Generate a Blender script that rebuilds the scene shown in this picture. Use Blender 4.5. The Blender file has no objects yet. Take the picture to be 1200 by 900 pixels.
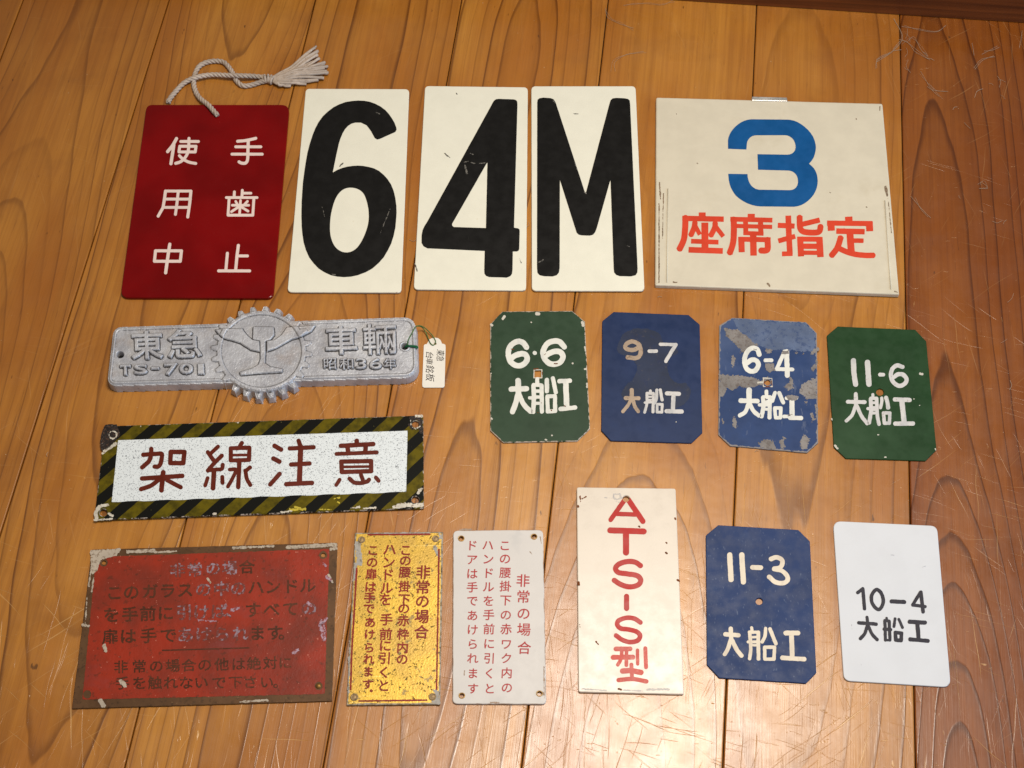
import bpy, bmesh, math, random
import numpy as np
from mathutils import Vector, geometry

# ------------------------------------------------------------------ camera, world, lamps, exposure
SC = bpy.context.scene
COL = SC.collection
RES_X, RES_Y, FPX = 1200.0, 900.0, 1725.0
TILT = math.radians(30.0)
CAM_H = 1.10
CAM = Vector((0.0, -CAM_H * math.tan(TILT), CAM_H))

cam_d = bpy.data.cameras.new('camera')
cam_d.sensor_fit = 'HORIZONTAL'
cam_d.sensor_width = 36.0
cam_d.lens = 36.0 * FPX / RES_X
cam_d.clip_start = 0.01
cam_d.clip_end = 60.0
cam = bpy.data.objects.new('camera', cam_d)
COL.objects.link(cam)
cam.location = CAM
cam.rotation_euler = (TILT, 0, 0)
SC.camera = cam

world = bpy.data.worlds.new('World')
SC.world = world
world.use_nodes = True
wb = world.node_tree.nodes['Background']
wb.inputs['Color'].default_value = (1.0, 0.90, 0.78, 1)
wb.inputs['Strength'].default_value = 0.20


def area(name, loc, target, sx, sy, power, color):
    d = bpy.data.lights.new(name, 'AREA')
    d.shape = 'RECTANGLE'
    d.size, d.size_y = sx, sy
    d.energy = power
    d.color = color
    o = bpy.data.objects.new(name, d)
    COL.objects.link(o)
    o.location = loc
    o.rotation_euler = (Vector(target) - Vector(loc)).to_track_quat('-Z', 'Y').to_euler()
    return o


area('ceiling_lamp', (0.25, 0.125, 1.55), (0.12, -0.26, 0.0), 0.46, 0.46, 11.4, (1.0, 0.91, 0.79)).data.spread = math.radians(132)
area('window_light', (2.2, -0.8, 0.85), (0.1, 0.0, 0.0), 1.0, 1.1, 32.0, (0.50, 0.72, 1.0))

SC.view_settings.view_transform = 'Standard'
SC.view_settings.look = 'None'
SC.view_settings.exposure = 0.0
SC.view_settings.gamma = 1.0

# ------------------------------------------------------------------ measuring: pixel of the photo -> point on a level plane
_up = Vector((0, math.cos(TILT), math.sin(TILT)))
_fw = Vector((0, math.sin(TILT), -math.cos(TILT)))


def P(px, py, z=0.0):
    d = Vector((1, 0, 0)) * ((px - RES_X / 2) / FPX) + _up * (-(py - RES_Y / 2) / FPX) + _fw
    t = (z - CAM.z) / d.z
    p = CAM + d * t
    return Vector((p.x, p.y, z))


def Pn(A, z):
    """vectorised P for an (n,2) array -> (n,2) xy"""
    A = np.asarray(A, float)
    u = (A[:, 0] - RES_X / 2) / FPX
    v = -(A[:, 1] - RES_Y / 2) / FPX
    dy = _up.y * v + _fw.y
    dz = _up.z * v + _fw.z
    t = (z - CAM.z) / dz
    return np.stack([CAM.x + u * t, CAM.y + dy * t], 1)


RNG = np.random.RandomState(7)
_NG = RNG.rand(64, 64)


def vnoise(X, Y, s, seed=0):
    """smooth value noise, feature size s"""
    x = X / s + seed * 7.31 + 500.0
    y = Y / s + seed * 3.17 + 500.0
    xi, yi = np.floor(x).astype(int), np.floor(y).astype(int)
    fx, fy = x - xi, y - yi
    fx, fy = fx * fx * (3 - 2 * fx), fy * fy * (3 - 2 * fy)
    g = lambda a, b: _NG[a % 64, b % 64]
    return (g(xi, yi) * (1 - fx) + g(xi + 1, yi) * fx) * (1 - fy) + (g(xi, yi + 1) * (1 - fx) + g(xi + 1, yi + 1) * fx) * fy - 0.5


# ------------------------------------------------------------------ drawn strokes -> distance field -> flat mesh
def catmull(pts, n=7, closed=False):
    p = [np.array(q, float) for q in pts]
    if len(p) < 3:
        return [tuple(q) for q in p]
    if closed:
        ext = [p[-1]] + p + [p[0], p[1]]
    else:
        ext = [2 * p[0] - p[1]] + p + [2 * p[-1] - p[-2]]
    out = []
    for i in range(1, len(ext) - 2):
        a, b, c, d = ext[i - 1:i + 3]
        for k in range(n):
            t = k / n
            out.append(tuple(0.5 * (2 * b + (c - a) * t + (2 * a - 5 * b + 4 * c - d) * t * t + (3 * b - a - 3 * c + d) * t ** 3)))
    if not closed:
        out.append(tuple(p[-1]))
    return out


def parse(txt, reg):
    """'w flags: x,y x,y; ...' in the coordinates of a zoomed view reg=(x0,y0,scale) -> strokes in photo pixels.
    flags: c smooth curve, z closed, f flat ends, p filled polygon, h hole polygon"""
    x0, y0, s = reg
    out = []
    for item in txt.replace('\n', ' ').split(';'):
        item = item.strip()
        if not item:
            continue
        head, body = item.split(':')
        num = ''.join(c for c in head if c.isdigit() or c == '.')
        fl = ''.join(c for c in head if c.isalpha())
        pts = []
        for tok in body.split():
            a, b = tok.split(',')
            pts.append((x0 + float(a) / s, y0 + float(b) / s))
        if 'c' in fl:
            pts = catmull(pts, closed='z' in fl or 'p' in fl or 'h' in fl)
        out.append((float(num) / s if num else 0.0, fl, pts))
    return out


def poly_sdf(X, Y, pts):
    d = np.full(X.shape, 1e9)
    ins = np.zeros(X.shape, bool)
    n = len(pts)
    for i in range(n):
        ax, ay = pts[i]
        bx, by = pts[(i + 1) % n]
        ex, ey = bx - ax, by - ay
        L2 = ex * ex + ey * ey + 1e-12
        t = np.clip(((X - ax) * ex + (Y - ay) * ey) / L2, 0, 1)
        d = np.minimum(d, np.hypot(X - ax - t * ex, Y - ay - t * ey))
        if ay != by:
            cr = ((ay > Y) != (by > Y)) & (X < (bx - ax) * (Y - ay) / (by - ay) + ax)
            ins ^= cr
    return np.where(ins, -d, d)


def stroke_sdf(X, Y, w, fl, pts):
    if 'p' in fl or 'h' in fl:
        return poly_sdf(X, Y, pts) - w / 2
    q = list(pts)
    if 'z' in fl:
        q.append(q[0])
    if len(q) == 1:
        return np.hypot(X - q[0][0], Y - q[0][1]) - w / 2
    d = np.full(X.shape, 1e9)
    last = len(q) - 2
    for i in range(len(q) - 1):
        ax, ay = q[i]
        bx, by = q[i + 1]
        L = math.hypot(bx - ax, by - ay) + 1e-9
        ux, uy = (bx - ax) / L, (by - ay) / L
        s = (X - ax) * ux + (Y - ay) * uy
        n = np.abs((Y - ay) * ux - (X - ax) * uy)
        f0 = 'f' in fl and i == 0 and 'z' not in fl
        f1 = 'f' in fl and i == last and 'z' not in fl
        dd = n - w / 2
        lo = np.maximum(n - w / 2, -s) if f0 else np.hypot(n, s) - w / 2
        hi = np.maximum(n - w / 2, s - L) if f1 else np.hypot(n, s - L) - w / 2
        dd = np.where(s < 0, lo, np.where(s > L, hi, dd))
        d = np.minimum(d, dd)
    return d


def bbox_of(strokes, pad):
    xs = [p[0] for s in strokes for p in s[2]]
    ys = [p[1] for s in strokes for p in s[2]]
    w = max(s[0] for s in strokes) / 2 + pad
    return min(xs) - w, min(ys) - w, max(xs) + w, max(ys) + w


def field(strokes, res=0.3, wob=0.0, seed=0, pad=1.5, rag=0.0, rag_s=1.5):
    x0, y0, x1, y1 = bbox_of(strokes, pad)
    xs = np.arange(x0, x1 + res, res)
    ys = np.arange(y0, y1 + res, res)
    X, Y = np.meshgrid(xs, ys)
    D = np.full(X.shape, 1e9)
    H = None
    for w, fl, pts in strokes:
        s = stroke_sdf(X, Y, w, fl, pts)
        if 'h' in fl:
            H = s if H is None else np.minimum(H, s)
        else:
            D = np.minimum(D, s)
    if H is not None:
        D = np.maximum(D, -H)
    if wob:
        D = D + wob * 2 * vnoise(X, Y, 3.0, seed) + wob * vnoise(X, Y, 1.1, seed + 3)
    if rag:
        D = D + rag * 2 * vnoise(X, Y, rag_s, seed + 5) + rag * vnoise(X, Y, rag_s * .45, seed + 9) + rag * 2.0 * vnoise(X, Y, rag_s * 3, seed + 11)
    return X, Y, D


def contour(X, Y, D):
    """flat polygons where D<0: returns verts (n,2) and faces"""
    V, F = [], []

    def face(pts):
        b = len(V)
        V.extend(pts)
        F.append(tuple(range(b, b + len(pts))))
    ins = D < 0
    full = ins[:-1, :-1] & ins[:-1, 1:] & ins[1:, :-1] & ins[1:, 1:]
    anyc = ins[:-1, :-1] | ins[:-1, 1:] | ins[1:, :-1] | ins[1:, 1:]
    ny, nx = full.shape
    for j in range(ny):
        row = full[j]
        if row.any():
            e = np.diff(np.concatenate([[0], row.astype(int), [0]]))
            for a, b in zip(np.where(e == 1)[0], np.where(e == -1)[0]):
                face([(X[j, a], Y[j, a]), (X[j, b], Y[j, b]), (X[j + 1, b], Y[j + 1, b]), (X[j + 1, a], Y[j + 1, a])])
    for j, i in zip(*np.where(anyc & ~full)):
        c = [(j, i), (j, i + 1), (j + 1, i + 1), (j + 1, i)]
        poly = []
        for k in range(4):
            a, b = c[k], c[(k + 1) % 4]
            da, db = D[a], D[b]
            if da < 0:
                poly.append((X[a], Y[a]))
            if (da < 0) != (db < 0):
                t = da / (da - db)
                poly.append((X[a] + t * (X[b] - X[a]), Y[a] + t * (Y[b] - Y[a])))
        if len(poly) >= 3:
            face(poly)
    return V, F


# ------------------------------------------------------------------ glyph outlines of the built-in font
_GC = {}


def glyph(ch):
    """closed outlines of a character, fitted to its own em box (x 0..1, y down 0..1)"""
    if ch in _GC:
        return _GC[ch]
    cu = bpy.data.curves.new('glyph', 'FONT')
    cu.body = ch
    cu.fill_mode = 'NONE'
    cu.resolution_u = 3
    ob = bpy.data.objects.new('glyph', cu)
    COL.objects.link(ob)
    bpy.context.view_layer.update()
    me = ob.evaluated_get(bpy.context.evaluated_depsgraph_get()).to_mesh()
    co = [(v.co.x, -v.co.y) for v in me.vertices]
    nb = {}
    for e in me.edges:
        a, b = e.vertices
        nb.setdefault(a, []).append(b)
        nb.setdefault(b, []).append(a)
    seen, loops = set(), []
    for s in nb:
        if s in seen:
            continue
        loop, prev, cur = [], None, s
        while cur not in seen:
            seen.add(cur)
            loop.append(co[cur])
            nx = [n for n in nb[cur] if n != prev and n not in seen]
            if not nx:
                break
            prev, cur = cur, nx[0]
        if len(loop) > 2:
            loops.append(loop)
    ob.evaluated_get(bpy.context.evaluated_depsgraph_get()).to_mesh_clear()
    bpy.data.objects.remove(ob)
    bpy.data.curves.remove(cu)
    _GC[ch] = loops
    return loops


def glyph_loops(ch, cx, cy, w, h, rot=0.0, slant=0.0, fit=True):
    """outlines placed in the photo: centre, width and height of the ink (fit) or of the em square, in pixels"""
    L = glyph(ch)
    xs = [p[0] for l in L for p in l]
    ys = [p[1] for l in L for p in l]
    mx, my = (min(xs) + max(xs)) / 2, (min(ys) + max(ys)) / 2
    if fit:
        sx = w / max(max(xs) - min(xs), 1e-6)
        sy = h / max(max(ys) - min(ys), 1e-6)
    else:
        sx, sy = w, h
        mx, my = 0.5, -0.38
    c, s = math.cos(rot), math.sin(rot)
    out = []
    for l in L:
        q = []
        for x, y in l:
            x, y = (x - mx) * sx, (y - my) * sy
            x -= slant * y
            q.append((cx + c * x - s * y, cy + s * x + c * y))
        out.append(q)
    return out


def glyph_sdf(X, Y, loops):
    d = np.full(X.shape, 1e9)
    ins = np.zeros(X.shape, bool)
    for l in loops:
        s = poly_sdf(X, Y, l)
        d = np.minimum(d, np.abs(s))
        ins ^= s < 0
    return np.where(ins, -d, d)


def glyph_field(loops, bold=0.0, res=0.22, rag=0.0, seed=0):
    xs = [p[0] for l in loops for p in l]
    ys = [p[1] for l in loops for p in l]
    pad = bold + 1.0
    X, Y = np.meshgrid(np.arange(min(xs) - pad, max(xs) + pad + res, res), np.arange(min(ys) - pad, max(ys) + pad + res, res))
    D = glyph_sdf(X, Y, loops) - bold
    if rag:
        D = D + rag * 2 * vnoise(X, Y, 2.0, seed) + rag * vnoise(X, Y, .9, seed + 4)
    return X, Y, D


# ------------------------------------------------------------------ things and parts
class Thing:
    def __init__(self, name, label, cat, quad, z=0.0, group=None, tilt=.005):
        W = [P(x, y, z) for x, y in quad]
        c = sum(W, Vector()) / len(W)
        self.o = bpy.data.objects.new(name, None)
        self.o.empty_display_size = 0.02
        COL.objects.link(self.o)
        e = W[1] - W[0]
        self.a = math.atan2(e.y, e.x)
        self.c = Vector((c.x, c.y, 0))
        self.o.location = self.c
        self.o.rotation_euler = (0, 0, self.a)
        self.o['label'] = label
        self.o['category'] = cat
        if group:
            self.o['group'] = group
        if tilt:
            rr = random.Random(label)
            ax, ay = rr.uniform(-tilt, tilt), rr.uniform(-tilt, tilt)
            hw, hh = (W[1] - W[0]).length / 2, (W[3] - W[0]).length / 2
            self.o.rotation_euler = (ax, ay, self.a)
            self.o.location.z = abs(ax) * hh + abs(ay) * hw
        self.ca, self.sa = math.cos(self.a), math.sin(self.a)

    def xy(self, A, z):
        """photo pixels (seen on the plane z) -> xy in the thing's own frame"""
        w = Pn(A, z)
        x, y = w[:, 0] - self.c.x, w[:, 1] - self.c.y
        return np.stack([x * self.ca + y * self.sa, -x * self.sa + y * self.ca], 1)

    def pt(self, px, py, z, seen=None):
        q = self.xy([(px, py)], z if seen is None else seen)[0]
        return Vector((q[0], q[1], z))

    def part(self, name, V, F, mats, mi=None, smooth=False, parent=None, attr=None, label=None):
        me = bpy.data.meshes.new(name)
        me.from_pydata([tuple(v) for v in V], [], [tuple(f) for f in F])
        if not isinstance(mats, (list, tuple)):
            mats = [mats]
        for m in mats:
            me.materials.append(m)
        if mi is not None:
            me.polygons.foreach_set('material_index', mi)
        if attr is not None:
            a = me.attributes.new('edge', 'FLOAT', 'POINT')
            a.data.foreach_set('value', attr)
        me.polygons.foreach_set('use_smooth', [smooth] * len(me.polygons))
        me.update()
        o = bpy.data.objects.new(name, me)
        COL.objects.link(o)
        o.parent = parent or self.o
        if label:
            o['label'] = label
        return o

    def flat(self, fields, z, seen):
        """contours of distance fields -> 3D verts/faces at height z (normals up)"""
        VV, FF = [], []
        for X, Y, D in fields:
            V, F = contour(X, Y, D)
            if not V:
                continue
            q = self.xy(V, seen)
            b = len(VV)
            VV += [(x, y, z) for x, y in q]
            FF += [tuple(b + k for k in reversed(f)) for f in F]
        return VV, FF

    def marks(self, name, strokes, mat, z, seen, res=0.3, wob=0.12, seed=1, **kw):
        V, F = self.flat([field(strokes, res, wob, seed, **kw)], z, seen)
        return self.part(name, V, F, mat)

    def text(self, name, chars, mat, z, seen, bold=0.3, res=0.22, rag=0.0, parent=None):
        """chars: list of (char, loops)"""
        fl = [glyph_field(l, bold, res, rag, k) for k, l in enumerate(chars)]
        V, F = self.flat(fl, z, seen)
        return self.part(name, V, F, mat, parent=parent)


def round_poly(pts, r, n=6):
    """round the corners of a polygon; r may be a number or one per corner"""
    out = []
    N = len(pts)
    for i in range(N):
        p0, p1, p2 = (np.array(pts[(i + k) % N], float) for k in (-1, 0, 1))
        ri = r[i] if isinstance(r, (list, tuple)) else r
        if ri <= 0:
            out.append(tuple(p1))
            continue
        a, b = p0 - p1, p2 - p1
        a, b = a / np.linalg.norm(a), b / np.linalg.norm(b)
        half = math.acos(max(-1, min(1, a @ b))) / 2
        tl = min(ri / math.tan(half), np.linalg.norm(p0 - p1) * .49, np.linalg.norm(p2 - p1) * .49)
        s, e = p1 + a * tl, p1 + b * tl
        for k in range(n + 1):
            t = k / n
            out.append(tuple((1 - t) ** 2 * s + 2 * t * (1 - t) * p1 + t * t * e))
    return out


def circle(cx, cy, rx, ry=None, n=20):
    ry = rx * .9 if ry is None else ry
    return [(cx + rx * math.cos(2 * math.pi * k / n), cy + ry * math.sin(2 * math.pi * k / n)) for k in range(n)]


def densify(pts, step):
    out = []
    for i in range(len(pts)):
        a, b = np.array(pts[i], float), np.array(pts[(i + 1) % len(pts)], float)
        n = max(1, int(np.linalg.norm(b - a) / step))
        for k in range(n):
            out.append(tuple(a + (b - a) * k / n))
    return out


def panel(th, outline, holes, t, bev, wear_w=0.005, jag=0.0, base=0.0, seed=0, hole_w=.0012):
    """a plate: outline and holes in photo pixels seen at height t; returns verts, faces, edge attribute"""
    loops = []
    sharp = th.xy(outline, t)
    clean = None
    if jag:
        o = np.array(densify(outline, 2.0))
        clean = [tuple(p) for p in o]
        n = vnoise(o[:, 0], o[:, 1], 4.0, seed) * jag
        c = o.mean(0)
        d = o - c
        o = o + d / np.linalg.norm(d, axis=1)[:, None] * n[:, None]
        outline = [tuple(p) for p in o]
    for k, l in enumerate([outline] + holes):
        q = th.xy(l, t)
        area2 = sum(q[i][0] * q[(i + 1) % len(q)][1] - q[(i + 1) % len(q)][0] * q[i][1] for i in range(len(q)))
        if (area2 < 0) == (k == 0):     # outline counter-clockwise, holes clockwise
            q = q[::-1]
            if k == 0 and clean is not None:
                clean = clean[::-1]
        loops.append(q)
    if clean is not None:
        clean = th.xy(clean, t)
    V, F, A = [], [], []
    tess = []
    for k, q in enumerate(loops):
        n = len(q)
        e = np.roll(q, -1, 0) - q
        e /= np.linalg.norm(e, axis=1)[:, None] + 1e-12
        nin = np.stack([-e[:, 1], e[:, 0]], 1)           # inward (left of travel)
        vn = nin + np.roll(nin, 1, 0)
        vn /= (np.sum(vn * np.roll(nin, 1, 0), 1))[:, None].clip(.35) + 1e-9
        ww = wear_w if k == 0 else hole_w
        prof = [(0, base, 0), (0, t - bev, 0), (bev * .3, t - bev * .3, 0), (bev, t, 0.02), (bev + ww, t, 1)]
        rings = []
        lines = []
        if k == 0:
            m_ = sharp.mean(0)
            for i in range(len(sharp)):
                a_, b_ = sharp[i], sharp[(i + 1) % len(sharp)]
                l_ = np.linalg.norm(b_ - a_)
                if l_ > .006:
                    n_ = np.array([-(b_ - a_)[1], (b_ - a_)[0]]) / l_
                    lines.append((a_, n_ if n_ @ (m_ - a_) > 0 else -n_))
        for off, z, a in prof:
            b = len(V)
            for i in range(n):
                p = q[i] + vn[i] * off
                if k == 0 and clean is not None and off == prof[-1][0]:
                    p = clean[i]
                if off == prof[-1][0]:             # keep the inner ring from folding over at the corners
                    for _ in range(30):
                        mv = 0
                        for a_, n_ in lines:
                            d_ = (p - a_) @ n_
                            if d_ < off - 1e-7:
                                p = p + n_ * (off - d_)
                                mv = 1
                        if not mv:
                            break
                V.append((p[0], p[1], z))
                A.append(a)
            rings.append(b)
        for r0, r1 in zip(rings, rings[1:]):
            for i in range(n):
                j = (i + 1) % n
                F.append((r0 + i, r0 + j, r1 + j, r1 + i))
        tess.append((rings[-1], n))
    rows = []
    for b, n in tess:                       # corners folded onto one point count once
        row = []
        for i in range(n):
            p = V[b + i]
            if not row or math.hypot(p[0] - V[row[-1]][0], p[1] - V[row[-1]][1]) > 2e-5:
                row.append(b + i)
        while len(row) > 3 and math.hypot(V[row[0]][0] - V[row[-1]][0], V[row[0]][1] - V[row[-1]][1]) < 2e-5:
            row.pop()
        rows.append(row)
    idx = [i for row in rows for i in row]
    tri = geometry.tessellate_polygon([[Vector((V[i][0], V[i][1], 0)) for i in row] for row in rows])
    for f in tri:
        f = [idx[i] for i in f]
        a, b, c = (V[i] for i in f)
        if (b[0] - a[0]) * (c[1] - a[1]) - (b[1] - a[1]) * (c[0] - a[0]) < 0:
            f = f[::-1]
        F.append(tuple(f))
    n0 = len(loops[0])
    return V, F, A


def tube(pts, rad, n=8, cap=True):
    V, F = [], []
    pts = [Vector(p) for p in pts]
    m = len(pts)
    rads = rad if isinstance(rad, (list, tuple)) else [rad] * m
    prev = None
    for i, p in enumerate(pts):
        t = (pts[min(i + 1, m - 1)] - pts[max(i - 1, 0)]).normalized()
        if prev is None:
            u = t.orthogonal().normalized()
        else:
            u = (prev - t * prev.dot(t)).normalized()
        prev = u
        w = t.cross(u)
        for k in range(n):
            a = 2 * math.pi * k / n
            V.append(p + (u * math.cos(a) + w * math.sin(a)) * rads[i])
    for i in range(m - 1):
        for k in range(n):
            F.append((i * n + k, i * n + (k + 1) % n, (i + 1) * n + (k + 1) % n, (i + 1) * n + k))
    if cap:
        F.append(tuple(reversed(range(n))))
        F.append(tuple(range((m - 1) * n, m * n)))
    return V, F


def merge(*vf):
    V, F = [], []
    for v, f in vf:
        b = len(V)
        V += list(v)
        F += [tuple(b + i for i in q) for q in f]
    return V, F


# ------------------------------------------------------------------ materials
def lin(r, g, b):
    f = lambda c: (c / 255 / 12.92) if c / 255 <= 0.04045 else ((c / 255 + 0.055) / 1.055) ** 2.4
    return (f(r), f(g), f(b), 1.0)


class NT:
    """tiny node-tree writer"""
    def __init__(self, name):
        self.m = bpy.data.materials.new(name)
        self.m.use_nodes = True
        self.t = self.m.node_tree
        self.b = self.t.nodes['Principled BSDF']
        self._co = None

    def n(self, kind, **kw):
        x = self.t.nodes.new(kind)
        for k, v in kw.items():
            setattr(x, k, v)
        return x

    def put(self, sock, v):
        if hasattr(v, 'is_output'):
            self.t.links.new(v, sock)
        else:
            sock.default_value = v

    def co(self):
        if self._co is None:
            self._co = self.n('ShaderNodeTexCoord').outputs['Object']
        return self._co

    def attr(self, name):
        return self.n('ShaderNodeAttribute', attribute_name=name).outputs['Fac']

    def math(self, op, a, b=0.0, c=0.0):
        x = self.n('ShaderNodeMath', operation=op)
        self.put(x.inputs[0], a)
        self.put(x.inputs[1], b)
        self.put(x.inputs[2], c)
        return x.outputs[0]

    def scale(self, v, s, rot=0.0, loc=(0, 0, 0)):
        x = self.n('ShaderNodeMapping')
        self.put(x.inputs['Vector'], v)
        x.inputs['Scale'].default_value = s
        x.inputs['Rotation'].default_value = (0, 0, rot)
        x.inputs['Location'].default_value = loc
        return x.outputs[0]

    def noise(self, scale, detail=3.0, rough=0.55, vec=None, dist=0.0, dim='3D', w=0.0):
        x = self.n('ShaderNodeTexNoise', noise_dimensions=dim)
        self.put(x.inputs['Vector'], vec if vec is not None else self.co())
        if dim == '4D':
            self.put(x.inputs['W'], w)
        x.inputs['Scale'].default_value = scale
        x.inputs['Detail'].default_value = detail
        x.inputs['Roughness'].default_value = rough
        x.inputs['Distortion'].default_value = dist
        return x.outputs['Fac']

    def ramp(self, v, lo, hi, a=0.0, b=1.0, smooth=True):
        x = self.n('ShaderNodeMapRange', interpolation_type='SMOOTHSTEP' if smooth else 'LINEAR')
        self.put(x.inputs['Value'], v)
        for k, q in zip(('From Min', 'From Max', 'To Min', 'To Max'), (lo, hi, a, b)):
            self.put(x.inputs[k], q)
        return x.outputs[0]

    def mix(self, f, a, b, blend='MIX'):
        x = self.n('ShaderNodeMix', data_type='RGBA', blend_type=blend)
        self.put(x.inputs[0], f)
        self.put(x.inputs[6], a)
        self.put(x.inputs[7], b)
        return x.outputs[2]

    def mixf(self, f, a, b):
        x = self.n('ShaderNodeMix', data_type='FLOAT')
        self.put(x.inputs[0], f)
        self.put(x.inputs[2], a)
        self.put(x.inputs[3], b)
        return x.outputs[0]

    def bump(self, h, dist=0.0002, strength=1.0, normal=None):
        x = self.n('ShaderNodeBump')
        self.put(x.inputs['Height'], h)
        x.inputs['Distance'].default_value = dist
        x.inputs['Strength'].default_value = strength
        if normal is not None:
            self.put(x.inputs['Normal'], normal)
        return x.outputs[0]

    def out(self, color, rough=0.5, metal=0.0, normal=None, spec=0.5, coat=0.0):
        self.put(self.b.inputs['Base Color'], color)
        self.put(self.b.inputs['Roughness'], rough)
        self.put(self.b.inputs['Metallic'], metal)
        self.put(self.b.inputs['Specular IOR Level'], spec)
        if coat:
            self.put(self.b.inputs['Coat Weight'], coat)
            self.b.inputs['Coat Roughness'].default_value = .12
        if normal is not None:
            self.put(self.b.inputs['Normal'], normal)
        return self.m


def paint(name, base, rough=0.4, var=0.0, spots=(), wear=None, metal=0.0, bump=0.0, bscale=300, seed=0.0, spec=0.22, coat=0.0):
    """painted or bare sheet: base colour, mottling, stains/specks, worn edges.
    spots: (scale, lo, hi, colour, strength, stretch xyz or None); wear: (colour, cut, noise amount, scale)"""
    t = NT(name)
    vec = t.scale(t.co(), (1, 1, 1), loc=(seed, seed * 1.7, seed * .3))
    c = base
    if var:
        dark = tuple(x * (1 - var) for x in base[:3]) + (1,)
        lite = tuple(min(1, x * (1 + var * .7)) for x in base[:3]) + (1,)
        c = t.mix(t.ramp(t.noise(45, 5, .62, vec), .3, .7), dark, lite)
    r = t.ramp(t.noise(90, 4, .6, vec), .3, .7, rough * .82, min(1, rough * 1.2))
    for sc, lo, hi, col, k, st in spots:
        v = t.scale(vec, st) if st else vec
        f = t.math('MULTIPLY', t.ramp(t.noise(sc, 4, .6, v), lo, hi), k)
        c = t.mix(f, c, col)
    if wear:
        col, cut, amt, sc = wear
        e = t.math('ADD', t.attr('edge'), t.math('MULTIPLY', t.math('SUBTRACT', t.noise(sc, 5, .65, vec), .5), amt))
        f = t.ramp(e, cut, cut + .12, 1.0, 0.0)
        c = t.mix(f, c, col)
        r = t.mixf(f, r, .6)
    h = t.math('ADD', t.math('MULTIPLY', t.noise(bscale, 4, .6, vec), 1.0), t.math('MULTIPLY', t.noise(bscale * .12, 2, .5, vec), 3.0))
    nrm = t.bump(h, 0.00012, bump) if bump else None
    return t.out(c, r, metal, nrm, spec, coat)


# ------------------------------------------------------------------ floor boards
DV = Vector((400.0, 3450.0, 0)).normalized()        # along the boards
DU = Vector((DV.y, -DV.x, 0))                       # across them


def uv_of(px, py):
    p = P(px, py)
    return p.dot(DU), p.dot(DV)


JOINTS = [sum(uv_of(*p)[0] for p in q) / len(q) for q in (
    [(198, 0), (103, 300), (8, 600)], [(370, 0), (283, 353), (143, 900)], [(541.7, 0), (453.5, 483), (377, 900)],
    [(713, 0), (655, 518), (610, 900)], [(887.3, 3), (860, 600), (847, 900)], [(1055, 17), (1065, 540), (1073, 900)])]
BW = (JOINTS[-1] - JOINTS[0]) / 5
EDGES = [JOINTS[0] - BW * k for k in (8, 7, 6, 5, 4, 3, 2, 1)] + JOINTS + [JOINTS[-1] + BW * k for k in (1, 2, 3, 4, 5, 6, 7)]
SK0, SK1 = P(783, 0), P(1200, 27)                   # foot of the skirting board
V_END = SK0.dot(DV) + .05


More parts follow.
